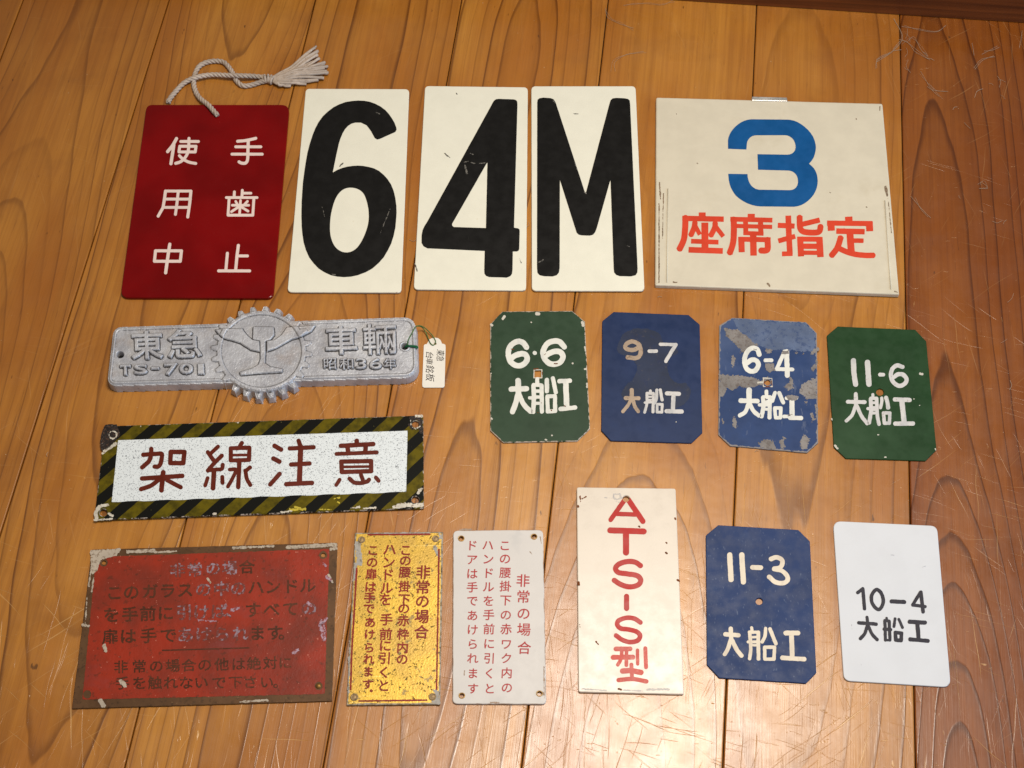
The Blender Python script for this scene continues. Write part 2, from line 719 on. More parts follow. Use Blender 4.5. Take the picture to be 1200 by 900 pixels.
def wood_floor():
    t = NT('floor_wood')
    bu, bv, bh, tint, seed = (t.attr(k) for k in ('bu', 'bv', 'bh', 'tint', 'seed'))
    cx = t.n('ShaderNodeCombineXYZ')
    t.put(cx.inputs[0], bu); t.put(cx.inputs[1], bv); t.put(cx.inputs[2], seed)
    pos = cx.outputs[0]
    # growth rings: distance from the pith, warped
    r = t.math('SQRT', t.math('ADD', t.math('MULTIPLY', bu, bu), t.math('MULTIPLY', bh, bh)))
    w1 = t.noise(1.0, 3, .5, t.scale(pos, (16, 2.6, 3.1)))
    w2 = t.noise(1.0, 2, .5, t.scale(pos, (90, 5.5, 3.1)))
    r = t.math('ADD', r, t.math('ADD', t.math('MULTIPLY', w1, .012), t.math('MULTIPLY', w2, .0011)))
    cr = t.n('ShaderNodeCombineXYZ')
    t.put(cr.inputs[0], t.math('MULTIPLY', r, 55)); t.put(cr.inputs[1], seed)
    rr = t.math('ADD', r, t.math('MULTIPLY', t.noise(1.0, 2, .5, cr.outputs[0]), .011))
    f = t.math('FRACT', t.math('DIVIDE', rr, .0078))
    soft = t.math('MULTIPLY', t.ramp(f, .30, .93), t.ramp(f, .95, 1.0, 1.0, 0.0))
    thin = t.math('MULTIPLY', t.ramp(f, .80, .94), t.ramp(f, .955, 1.0, 1.0, 0.0))
    amp = t.ramp(t.noise(1.0, 3, .5, t.scale(cr.outputs[0], (.9, 1, 1), loc=(9, 4, 2))), .36, .64, .18, 1.0)
    amp = t.math('MAXIMUM', amp, t.math('MULTIPLY', tint, .95))
    late = t.math('MULTIPLY', t.math('ADD', t.math('MULTIPLY', soft, .24), t.math('MULTIPLY', thin, .66)), amp)
    fib = t.noise(1.0, 4, .6, t.scale(pos, (1100, 14, 5)))
    fib2 = t.noise(1.0, 4, .6, t.scale(pos, (260, 5, 5)))
    cloud = t.noise(1.0, 4, .55, t.scale(pos, (10, 3.5, 1.7)))
    c = t.mix(t.ramp(cloud, .3, .7), FLOOR_A, FLOOR_B)
    c = t.mix(t.math('MULTIPLY', t.ramp(fib2, .35, .75), .40), c, FLOOR_F)
    c = t.mix(t.math('MULTIPLY', t.ramp(fib, .45, .75), .30), c, FLOOR_F)
    fib3 = t.noise(1.0, 5, .65, t.scale(pos, (75, 1.6, 5)))
    c = t.mix(t.math('MULTIPLY', t.ramp(fib3, .45, .72), .35), c, FLOOR_F)
    c = t.mix(t.math('MULTIPLY', late, .88), c, FLOOR_L)
    pore = t.ramp(t.noise(1.0, 2, .6, t.scale(pos, (900, 32, 5))), .66, .74)
    c = t.mix(t.math('MULTIPLY', pore, .35), c, lin(96, 52, 18))
    blot = t.ramp(t.noise(11.0, 4, .65, t.scale(t.co(), (1, 1, 1), loc=(4, 8, 2))), .50, .74)
    c = t.mix(t.math('MULTIPLY', blot, .28), c, lin(128, 78, 32))
    c = t.mix(tint, c, t.mix(1.0, c, (.45, .27, .16, 1), 'MULTIPLY'))
    # dark pits and stains
    pit = t.math('MULTIPLY', t.ramp(t.noise(1.0, 2, .5, t.scale(pos, (170, 60, 7))), .74, .80), .7)
    c = t.mix(pit, c, lin(60, 32, 12))
    # scratches of years of use: many directions, more of them low in the view and on the dark board
    obj = t.co()
    sc = None
    nb = t.n('ShaderNodeTexNoise')
    t.put(nb.inputs['Vector'], obj)
    nb.inputs['Scale'].default_value = 9.0
    nb.inputs['Detail'].default_value = 2.0
    vm = t.n('ShaderNodeVectorMath', operation='MULTIPLY_ADD')
    t.put(vm.inputs[0], nb.outputs['Color'])
    vm.inputs[1].default_value = (.02, .02, 0)
    t.put(vm.inputs[2], obj)
    bent = vm.outputs[0]
    msk = t.noise(5.0, 3, .6, obj)
    for k, (ang, ln, wd, lo) in enumerate([(0.1, 7, 620, .735), (.75, 8, 560, .745), (-.6, 7, 600, .745), (1.3, 9, 640, .74), (1.62, 5, 700, .725), (1.75, 6, 480, .735), (2.5, 8, 520, .75), (.35, 12, 900, .74), (-1.1, 9, 700, .745), (1.47, 4, 420, .745)]):
        v = t.scale(t.scale(bent, (1, 1, 1), rot=ang), (ln * 1.5, wd, 1), loc=(k * 3.7, k * 1.9, k * 5.1))
        nn = t.noise(1.0, 1.0, .5, v, .0)
        s = t.ramp(nn, t.math('SUBTRACT', lo, .035), t.math('ADD', lo, .02))
        s = t.math('MULTIPLY', s, t.ramp(t.noise(7.0, 2, .5, t.scale(obj, (1, 1, 1), loc=(k * 2.3, 5, k))), .46, .66))
        sc = s if sc is None else t.math('MAXIMUM', sc, s)
    sep = t.n('ShaderNodeSeparateXYZ')
    t.put(sep.inputs[0], obj)
    worn = t.math('MAXIMUM', t.ramp(sep.outputs[1], -.46, .12, 1.0, .12), t.math('MULTIPLY', tint, .34))
    for k, (a_, b_) in enumerate(((70, 330), (260, 60), (150, 210))):
        v = t.scale(bent, (a_, b_, 1), loc=(k * 5.1 + 3, k * 2.7, 8.3), rot=k * .8)
        fl = t.math('MULTIPLY', t.ramp(t.noise(1.0, 2, .6, v), .715, .75), t.ramp(t.noise(6.0, 3, .6, t.scale(obj, (1, 1, 1), loc=(k, 2, 6))), .48, .62))
        sc = t.math('MAXIMUM', sc, fl)
    sc = t.math('MULTIPLY', sc, worn)
    c = t.mix(t.math('MULTIPLY', sc, .62), c, lin(232, 184, 120))
    # scattered dust specks
    du = t.ramp(t.noise(420, 1, .5, obj), .80, .83)
    c = t.mix(t.math('MULTIPLY', du, .55), c, lin(220, 195, 160))
    gl = t.noise(38, 4, .65, obj)
    rough = t.math('ADD', t.ramp(gl, .3, .7, FLOOR_R0, FLOOR_R1), t.math('MULTIPLY', late, -.05))
    h = t.math('ADD', t.math('MULTIPLY', late, .5), t.math('ADD', t.math('MULTIPLY', fib, .35), t.math('MULTIPLY', sc, -1.6)))
    h = t.math('ADD', h, t.math('MULTIPLY', t.noise(24, 3, .55, obj), 2.2))
    nrm = t.bump(h, .00022, .75)
    m_ = t.out(c, rough, 0, nrm, .5, .45)
    t.b.inputs['Coat Roughness'].default_value = .21
    t.put(t.b.inputs['Coat Normal'], t.bump(h, .00022, .7))
    return m_


FLOOR_A = lin(174, 106, 34)
FLOOR_B = lin(202, 138, 54)
FLOOR_F = lin(150, 92, 32)
FLOOR_L = lin(94, 48, 12)
FLOOR_R0, FLOOR_R1 = .30, .44


def build_floor():
    rng = random.Random(5)
    V, F = [], []
    at = {k: [] for k in ('bu', 'bv', 'bh', 'tint', 'seed')}
    # the heart of each visible board (pixel whose u carries the flame pattern), height of it and slope
    heart = {7: (55, 130, .055, .030), 8: (277, 53, .060, -.030), 9: (438, 60, .075, .045), 10: (560, 400, .052, .032), 11: (760, 500, .125, .02), 12: (930, 400, .115, -.03), 13: (1108, 400, .045, .060)}
    tints = {5: .1, 6: .25, 7: .22, 8: .10, 9: .06, 10: .0, 11: .05, 12: .16, 13: .92, 14: .85, 15: .4}
    g, bz = .00042, .0010
    vs = list(np.arange(-1.5, V_END + .012, .03))
    for k in range(len(EDGES) - 1):
        u0, u1 = EDGES[k] + g, EDGES[k + 1] - g
        if k in heart:
            hx, hy, h0, hs = heart[k]
            uc, vc = uv_of(hx, hy)
        else:
            uc, vc, h0, hs = rng.uniform(u0, u1), 0, rng.uniform(.04, .12), rng.choice([-1, 1]) * rng.uniform(.03, .08)
        ti = tints.get(k, rng.uniform(0, .3))
        sd = k * 3.37 + 1.1
        dz = rng.uniform(-.00035, .0)
        prof = [(u0, -.006), (u0, dz - bz), (u0 + bz * .4, dz - bz * .35), (u0 + bz, dz), (u1 - bz, dz), (u1 - bz * .4, dz - bz * .35), (u1, dz - bz), (u1, -.006)]
        b = len(V)
        m = len(prof)
        for v in vs:
            for u, z in prof:
                p = DU * u + DV * v
                V.append((p.x, p.y, z))
                at['bu'].append(u - uc)
                at['bv'].append(v)
                at['bh'].append(h0 + hs * (v - vc) + .012 * math.sin(v * 4.1 + sd) + .006 * math.sin(v * 9.7 + sd * 2))
                at['tint'].append(ti)
                at['seed'].append(sd)
        for i in range(len(vs) - 1):
            for j in range(m - 1):
                F.append((b + i * m + j, b + i * m + j + 1, b + (i + 1) * m + j + 1, b + (i + 1) * m + j))
    # dark bed seen down the joints
    b = len(V)
    for u, v in ((EDGES[0], vs[0]), (EDGES[-1], vs[0]), (EDGES[-1], vs[-1]), (EDGES[0], vs[-1])):
        p = DU * u + DV * v
        V.append((p.x, p.y, -.004))
        for key, val in zip(at, (0, 0, 1, 1, 0)):
            at[key].append(val)
    F.append((b, b + 1, b + 2, b + 3))
    me = bpy.data.meshes.new('floor')
    me.from_pydata(V, [], F)
    me.materials.append(wood_floor())
    me.materials.append(paint('joint_dirt', lin(38, 22, 12), .9))
    me.polygons[len(F) - 1].material_index = 1
    for key, vals in at.items():
        me.attributes.new(key, 'FLOAT', 'POINT').data.foreach_set('value', vals)
    o = bpy.data.objects.new('floor', me)
    COL.objects.link(o)
    o['kind'] = 'structure'
    return o


FLOOR = build_floor()


def skirting():
    m = NT('skirting_wood')
    v = m.scale(m.co(), (3, 130, 130))
    g = m.noise(1.0, 4, .6, v)
    c = m.mix(m.ramp(g, .35, .7), lin(120, 62, 24), lin(78, 36, 12))
    c = m.mix(m.math('MULTIPLY', m.ramp(m.noise(90, 2, .5), .75, .8), .5), c, lin(190, 165, 140))
    mat = m.out(c, .42, 0, m.bump(g, .0003, .5))
    d = (SK1 - SK0).normalized()
    nrm = Vector((-d.y, d.x, 0))
    me = bpy.data.meshes.new('skirting_board')
    bm = bmesh.new()
    prof = [(0, .0), (0, .052), (.0015, .0545), (.004, .056), (.022, .056), (.022, .0)]
    a, b = -1.9, 1.7
    rows = [[bm.verts.new((x, o, z)) for o, z in prof] for x in (a, b)]
    for j in range(len(prof)):
        k = (j + 1) % len(prof)
        bm.faces.new((rows[0][j], rows[1][j], rows[1][k], rows[0][k]))
    bm.faces.new(rows[0]); bm.faces.new(rows[1][::-1])
    bmesh.ops.recalc_face_normals(bm, faces=bm.faces)
    bm.to_mesh(me); bm.free()
    me.materials.append(mat)
    o = bpy.data.objects.new('skirting_board', me)
    COL.objects.link(o)
    o.location = SK0 + Vector((0, 0, .0006))
    o.rotation_euler = (0, 0, math.atan2(d.y, d.x))
    o['label'] = 'dark reddish brown wooden skirting board along the far edge of the floor'
    o['category'] = 'skirting board'


skirting()


# ================================================================== the plates
def zc(reg, txt):
    return [(reg[0] + float(a) / reg[2], reg[1] + float(b) / reg[2]) for a, b in (q.split(',') for q in txt.split())]


DZ = .00012          # paint film above its plate


def chip_faces(th, V, F, A, mi, specs, t, idx, rag=.5, seed=0, res=.3):
    """ragged flaked patches joined into the plate's own mesh (material idx). specs: stroke text list"""
    k0 = len(F)
    for k, s in enumerate(specs):
        X, Y, D = field([s], res, 0, seed + k, pad=3.0, rag=rag)
        v, f = th.flat([(X, Y, D)], t + k * 1.5e-6, t)
        b = len(V)
        V += v
        A += [1.0] * len(v)
        F += [tuple(b + i for i in q) for q in f]
    mi += [idx] * (len(F) - k0)


# ---- red plastic plate on a cord
def red_plate():
    t = .0034
    reg = (120, 40, 2.8125)
    quad = zc(reg, '145,232 617,232 563,870 58,868')
    th = Thing('hanging_plate', 'glossy dark red plastic plate with white engraved characters and a cord through its top', 'sign plate', quad, tilt=0)
    out = round_poly(quad, [8, 9, 9, 9])
    m = NT('red_acrylic')
    c = m.mix(m.ramp(m.noise(14, 3, .5), .35, .65), lin(110, 1, 3), lin(128, 3, 5))
    sp = m.ramp(m.noise(520, 2, .5), .76, .8)
    c = m.mix(m.math('MULTIPLY', sp, .5), c, lin(160, 60, 60))
    mat = m.out(c, m.ramp(m.noise(60, 4, .6), .3, .7, .16, .28), 0, m.bump(m.noise(9, 2, .5), .0006, .12), .25)
    hole = circle(252.5, 132.5, 2.4)
    V, F, A = panel(th, out, [hole], t, .0009, .003)
    th.part('panel', V, F, mat, attr=A, smooth=False)
    white = paint('engraved_white', lin(236, 214, 204), .5, .06, [(500, .62, .75, lin(200, 160, 150), .5, None)])
    R1, R2 = (170, 150, 8), (160, 230, 8)
    chars = [
        (R1, '30c:295,100 258,165 212,222; 30:270,160 243,335; 27:335,127 500,127; 27z:325,172 478,172 470,225 318,225; 28c:412,98 408,190 395,245 365,290 330,318 287,332; 27c:322,260 360,295 415,322 475,333'),
        (R2, '28:272,-48 258,50; 28c:258,50 248,105 230,140 203,187; 28:510,-48 500,60 480,195; 27:392,-48 380,60 365,170; 26:272,-48 510,-48; 26:262,27 505,27; 26:255,105 490,105'),
        (R2, '30:312,450 295,560 273,718; 28z:178,512 422,512 410,610 168,610'),
        (R1, '28c:868,125 930,120 985,110 1038,97; 27:850,177 1085,177; 27:815,246 1098,246; 29c:968,115 965,200 962,290 950,322 930,332 900,328 882,318'),
        (R2, '26:918,-40 915,5; 26:992,-55 988,5; 25:1000,-28 1072,-28; 25:842,13 1130,13; 26:868,25 858,178 1090,178 1100,25; 24:898,85 1052,85; 24:975,40 965,178; 23:930,48 945,75; 23:1040,48 1010,80; 24:950,105 890,145; 24:990,105 1045,140'),
        (R2, '29:955,462 942,560 930,690; 27:965,560 1040,560; 28:852,535 838,690; 28:770,700 1060,700')]
    for k, (r, s) in enumerate(chars):
        th.marks('character', parse(s, r), white, t + DZ, t, .22, .06, k)
    # cord: two turns of twisted rope lying on the floor, a knot and a frayed tassel
    cm = paint('cotton_cord', lin(192, 176, 162), .9, .22, [(260, .5, .75, lin(150, 128, 110), .6, None)], bump=.6, bscale=900)
    zr = (190, 40, 5.714)

    def path(txt):
        pts = []
        for tok in txt.split():
            x, y, z = (float(q) for q in tok.split(','))
            pts.append((zr[0] + x / zr[2], zr[1] + y / zr[2], z / 1000))
        return pts

    def rope(pts3, rad, turns_len=.0125, n=10):
        q = catmull(pts3, n)
        W = [th.pt(x, y, z) for x, y, z in q]
        L = [0]
        for a, b in zip(W, W[1:]):
            L.append(L[-1] + (b - a).length)
        parts = []
        for s in range(3):
            line = []
            prev = None
            for i, p in enumerate(W):
                tg = (W[min(i + 1, len(W) - 1)] - W[max(i - 1, 0)]).normalized()
                u = Vector((0, 0, 1)) if prev is None else prev
                u = (u - tg * u.dot(tg)).normalized()
                prev = u
                w = tg.cross(u)
                a = 2 * math.pi * (L[i] / turns_len + s / 3)
                line.append(p + (u * math.cos(a) + w * math.sin(a)) * rad * .52)
            parts.append(tube(line, rad * .60, 7))
        return merge(*parts)
    r = .0023
    v1, f1 = rope(path('42,460,2 48,440,2.3 90,385,2.5 150,325,2.8 225,290,5.2 330,272,4.6 430,275,5.4 530,278,6.2 620,282,4.2 690,290,3.6'), r)
    v2, f2 = rope(path('372,545,4.8 350,520,6 310,475,5.6 250,425,3.4 220,370,2.2 212,320,2.0 222,265,2.1 250,215,2.1 300,188,2.2 360,180,2.2 415,190,2.2 455,232,2.2 480,275,2.1 500,315,2.2 540,345,2.2 600,340,2.2 660,320,2.8 695,312,3.2'), r)
    v3, f3 = rope(path('42,460,2 30,480,1.9 10,520,1.6'), r * .0 + .0009)
    rg = random.Random(8)
    fuzz = []
    for vv in (v1, v2):
        for _ in range(110):
            p = rg.choice(vv)
            if p.z < .0006:
                continue
            d = Vector((rg.uniform(-1, 1), rg.uniform(-1, 1), rg.uniform(-.2, .9))).normalized() * rg.uniform(.0008, .0026)
            q = p + d + Vector((0, 0, -.0004))
            q.z = max(q.z, .0003)
            fuzz.append(tube([p, p + d * .6 + Vector((0, 0, .0002)), q], .00006, 3, False))
    V, F = merge((v1, f1), (v2, f2), *fuzz)
    cord = th.part('cord', V, F, cm, smooth=True)
    # knot: a wrap of three coils
    kn = []
    for k in range(4):
        cx, cy = 690 + k * 16, 296 + k * 3
        c0 = th.pt(zr[0] + cx / zr[2], zr[1] + cy / zr[2], .0034)
        ring = []
        ax = (th.pt(zr[0] + 760 / zr[2], zr[1] + 300 / zr[2], .003) - th.pt(zr[0] + 680 / zr[2], zr[1] + 295 / zr[2], .003)).normalized()
        u = Vector((0, 0, 1)); w = ax.cross(u)
        for j in range(17):
            a = 2 * math.pi * j / 16
            ring.append(c0 + (u * math.cos(a) * .0027 + w * math.sin(a) * .0038) * (1.0 + .12 * math.sin(k * 2 + a)) + ax * .0012 * math.sin(a + k))
        kn.append(tube(ring, .0013, 8, False))
    V, F = merge(*kn)
    th.part('knot', V, F, cm, smooth=True, parent=cord)
    rng = random.Random(3)
    ends = '1030,85 1040,110 1045,140 1050,165 1060,200 1090,195 1105,215 1085,235 1105,250 1110,262 1080,290 1040,312 960,330 860,345'.split()
    st = []
    for k, e in enumerate(ends):
        ex, ey = (float(q) for q in e.split(','))
        sx, sy = 742, 290 + k * 2.2
        for d in range(2):
            zz = .002 + .004 * math.sin(math.pi * (k + .5) / len(ends)) * (1 - .5 * d)
            mx, my = sx + (ex - sx) * .45, sy + (ey - sy) * (.36 if k < 6 else .75)
            jit = lambda a: rng.uniform(-a, a)
            q = [(sx, sy, .003), (sx + (mx - sx) * .5 + jit(5), sy + (my - sy) * .5 + jit(5), .003 + zz * .5), (mx + jit(8), my + jit(8), .0012 + zz), ((mx + ex) / 2 + jit(9), (my + ey) / 2 + jit(9), .0012 + zz * .8), (ex + jit(7), ey + jit(7), .0014 + zz * .35)]
            q = catmull([(zr[0] + a / zr[2], zr[1] + b / zr[2], c) for a, b, c in q], 6)
            st.append(tube([th.pt(*p) for p in q], [.0015 - .0004 * d] * len(q), 6))
    V, F = merge(*st)
    th.part('tassel', V, F, cm, smooth=True, parent=cord)


red_plate()


# ---- the three train number plates
ENAMEL = paint('cream_enamel', lin(238, 234, 216), .32, .025,
               [(420, .74, .79, lin(110, 85, 60), .8, None), (90, .66, .8, lin(214, 200, 168), .55, None), (60, .70, .74, lin(190, 170, 140), .5, (1, .12, 1)), (900, .76, .8, lin(120, 96, 76), .5, None)],
               wear=(lin(128, 88, 66), -.17, .62, 260), bump=.25, bscale=120)
BLACK = paint('black_enamel', lin(20, 19, 18), .40, .05, [(160, .72, .78, lin(110, 106, 100), .35, (1, .15, 1)), (500, .765, .80, lin(150, 145, 135), .5, None)], bump=.1, bscale=120, seed=2)


SCUFF = paint('grey_scuff', lin(120, 116, 108), .6, .3, [(700, .45, .6, lin(40, 38, 36), .8, None)])


def number_plate(reg, quad, holes_txt, outline_txt, corners, label, seed, scuffs=''):
    t = .0016
    q = zc(reg, quad)
    th = Thing('number_plate', label, 'number plate', q, group='cream number plates in the top row')
    V, F, A = panel(th, round_poly(q, corners), [], t, .0005, .0042, .15, seed=seed)
    mi = [0] * len(F)
    if scuffs:
        chip_faces(th, V, F, A, mi, parse(scuffs, reg), t + DZ * 1.6, 1, .45, seed)
    th.part('panel', V, F, [ENAMEL, SCUFF], mi, attr=A)
    s = parse(outline_txt, reg)
    th.marks('character', s + parse(holes_txt, reg), BLACK, t + DZ, t, .3, .05, seed)
    return th


number_plate((330, 90, 3.4625), '98,48 518,50 486,878 24,876',
             '0hc:275,452 310,458 335,480 350,525 354,575 346,620 325,670 300,702 270,715 240,710 215,688 200,650 197,605 203,550 220,495 245,463',
             '0p:467,215 462,225 400,253 388,256 378,250 362,220 345,198 322,187 300,187 284,191 270,200 258,213 248,230 239,252 232,275 226,302 220,330 214,360 208,390 225,380 245,372 267,366 290,363 310,362 330,363 352,367 375,373 396,384 415,400 431,418 445,440 455,465 462,495 466,525 467,555 465,585 462,615 455,648 445,680 431,708 415,735 395,758 370,780 342,796 310,808 282,814 255,816 228,814 200,808 174,796 150,780 130,759 112,735 99,705 90,675 85,642 82,610 81,577 81,545 82,507 84,470 87,430 92,390 98,350 105,310 114,275 125,240 136,212 150,185 168,160 190,140 211,124 235,112 260,103 285,99 310,97 335,98 358,102 380,110 401,121 420,135 435,151 448,170 458,187 465,205', 5,
             'cream enamel plate bearing one large black figure 6', 1, '3:385,146 398,152; 2:205,803 218,806; 1.6:440,540 400,640; 1.6:165,530 175,570; 1.5:235,365 250,350')
number_plate((475, 90, 3.462), '80,38 497,42 490,868 34,864',
             '0h:333,347 327,615 197,611 190,605 190,598',
             '0p:358,100 363,95 370,91 380,90 440,92 449,95 454,101 455,112 441,613 458,616 463,620 464,628 462,700 459,707 452,710 436,710 435,785 433,800 426,810 412,816 340,814 327,809 321,800 320,785 322,708 90,698 74,690 66,676 66,645 70,625 77,609 90,588', 5,
             'cream enamel plate bearing one large black figure 4', 2, '5:240,348 256,344; 5:242,358 250,392; 4:262,348 282,352; 3:264,312 276,316; 2.5:300,352 322,350; 2:160,312 182,330; 3:462,735 470,755; 3:40,760 48,790; 2:208,68 210,72')
number_plate((475, 90, 3.462), '511,38 934,38 970,872 513,870', '',
             '0p:535,105 537,93 545,87 560,85 590,87 602,92 610,105 731,478 829,107 833,95 842,88 855,86 892,88 904,91 910,97 912,112 942,780 941,797 934,808 915,813 870,812 855,807 847,797 845,780 832,420 776,618 770,633 762,643 748,647 715,646 703,643 695,635 690,620 627,420 626,780 623,797 614,808 597,813 562,812 545,808 536,799 534,780', 5,
             'cream enamel plate bearing one large black letter M', 3, '4:600,98 606,104; 4:688,350 696,375; 2:540,755 560,745; 2:895,686 910,692; 2:682,150 715,152; 3:728,470 734,476')


# ---- folded tin plate with a blue 3
def reserved_plate():
    t = .0045
    reg = (755, 100, 3.4613)
    q = zc(reg, '48,48 966,76 1034,850 44,810')
    th = Thing('seat_plate', 'wide cream tin plate with a big blue figure 3 above a row of red characters', 'sign plate', q)
    tin = paint('cream_tin', lin(216, 206, 184), .34, .04,
                [(240, .73, .78, lin(150, 128, 98), .6, None), (22, .55, .75, lin(200, 188, 162), .5, None), (700, .76, .8, lin(96, 80, 64), .6, None), (70, .70, .75, lin(170, 150, 120), .4, (1, .1, 1))],
                wear=(lin(120, 92, 66), -.22, .6, 190), bump=.35, bscale=60, seed=4)
    V, F, A = panel(th, round_poly(q, [2.2, 2.5, 1.2, 1.5]), [], t, .0012, .0035, .2, seed=8)
    mi = [0] * len(F)
    rust = paint('rusty_edge', lin(128, 106, 84), .7, .3, [(500, .5, .7, lin(190, 178, 160), .6, None)])
    # worn runners at both sides, dents and flakes
    specs = parse('5:62,395 66,460; 4:60,480 60,800; 3:78,440 74,620; 6:118,798 132,800; 7:500,806 508,815; 5:955,90 955,105; 9:978,415 985,450; 3:988,460 1002,600; 4:1015,838 1028,842; 3:130,115 132,118; 3:215,316 218,318; 3:858,135 860,140; 3:752,436 755,438; 3:900,495 902,497; 3:810,580 812,590', reg)
    chip_faces(th, V, F, A, mi, specs, t + DZ * .5, 1, .35, 4)
    th.part('panel', V, F, [tin, rust], mi, attr=A)
    # pressed-in seams beside the folded edges
    silver = paint('bare_tin', lin(206, 204, 200), .35, .2, [(400, .55, .7, lin(120, 100, 80), .7, None)], metal=.6)
    tq = zc(reg, '437,46 578,50 582,66 435,62')
    V, F, A = panel(th, round_poly(tq, .8), [], .0058, .0006, .0008, base=.0012)
    th.part('hanging_tab', V, F, silver, attr=A)
    for s in ('96,420 92,800', '975,470 1000,830'):
        V, F = tube([th.pt(x, y, t + .0001) for x, y in zc(reg, s)], .0006, 8)
        th.part('seam', V, F, tin, smooth=True)
    blue = paint('blue_print', lin(14, 82, 140), .38, .12, [(300, .74, .78, lin(60, 120, 170), .5, (1, .1, 1))], bump=.3, bscale=60)
    th.marks('character', parse('0p:98,335 98,290 98,260 102,238 110,215 123,189 140,165 163,140 190,118 214,102 240,90 269,81 300,76 620,80 650,83 680,90 711,103 740,120 771,143 800,170 825,199 845,230 859,264 868,300 870,325 868,350 861,383 850,415 833,442 810,468 832,487 850,505 866,531 878,560 884,590 886,620 884,650 878,680 866,711 850,740 827,769 800,795 771,816 740,832 711,841 680,846 380,842 344,838 310,830 269,815 230,795 195,771 165,745 143,713 125,680 113,646 105,610 100,555 270,558 271,580 275,600 281,621 290,640 303,659 320,675 342,688 370,695 640,700 662,697 680,690 697,675 708,655 713,633 712,610 708,589 700,570 687,553 670,540 652,532 630,528 362,520 357,383 620,388 642,385 660,378 677,364 688,345 692,322 690,300 684,279 675,260 660,242 640,228 621,220 600,217 350,217 329,219 310,225 293,236 280,250 270,267 265,285 260,342', (840, 130, 7.5)), blue, t + DZ, t, .3, .03, 2)
    red = paint('red_print', lin(214, 68, 42), .42, .1, [(420, .70, .76, lin(232, 140, 110), .7, None)], bump=.3, bscale=60)
    A_, B_ = (785, 240, 9.23), (905, 240, 9.23)
    for k, (r, s) in enumerate([
        (A_, '70f:350,85 350,140; 54f:135,148 582,158; 62fc:170,125 165,260 150,380 100,490; 55fc:272,190 262,250 225,335; 44f:278,235 325,325; 55fc:490,197 485,250 440,340; 46f:497,240 578,345; 70f:378,195 380,490; 48f:230,395 525,407; 58f:203,488 572,502'),
        (A_, '72f:880,102 880,160; 48f:655,158 1108,170; 62fc:690,140 692,300 682,420 645,532; 42f:715,232 1105,243; 50f:818,185 822,320; 52f:980,190 985,325; 42f:795,308 1012,316; 66f:900,300 905,552; 50f:740,375 1088,382; 62f:772,360 777,515; 62fc:1055,370 1058,470 1040,497 980,498'),
        (B_, '58f:172,122 180,350 190,535; 48f:218,532 105,535; 52f:60,226 240,235; 50f:65,395 247,345; 60fc:295,128 298,240 320,285 370,302 470,305 510,288 522,236; 52f:325,215 512,170; 62f:300,350 310,562; 66f:508,355 520,570; 50f:270,375 530,378; 54f:300,452 520,455; 44f:300,522 520,525'),
        (B_, '75f:825,135 828,200; 52f:592,203 1080,210; 72f:632,180 638,285; 70f:1048,190 1052,292; 56f:692,290 997,297; 70fc:838,300 845,410 855,530; 46f:870,393 985,395; 60fc:742,350 702,470 635,560; 56fc:700,465 780,505 880,538 1000,553 1100,553')]):
        th.marks('character', [(w * 1.07, f_, p_) for w, f_, p_ in parse(s, r)], red, t + DZ, t, .22, .05, k + 20)


reserved_plate()


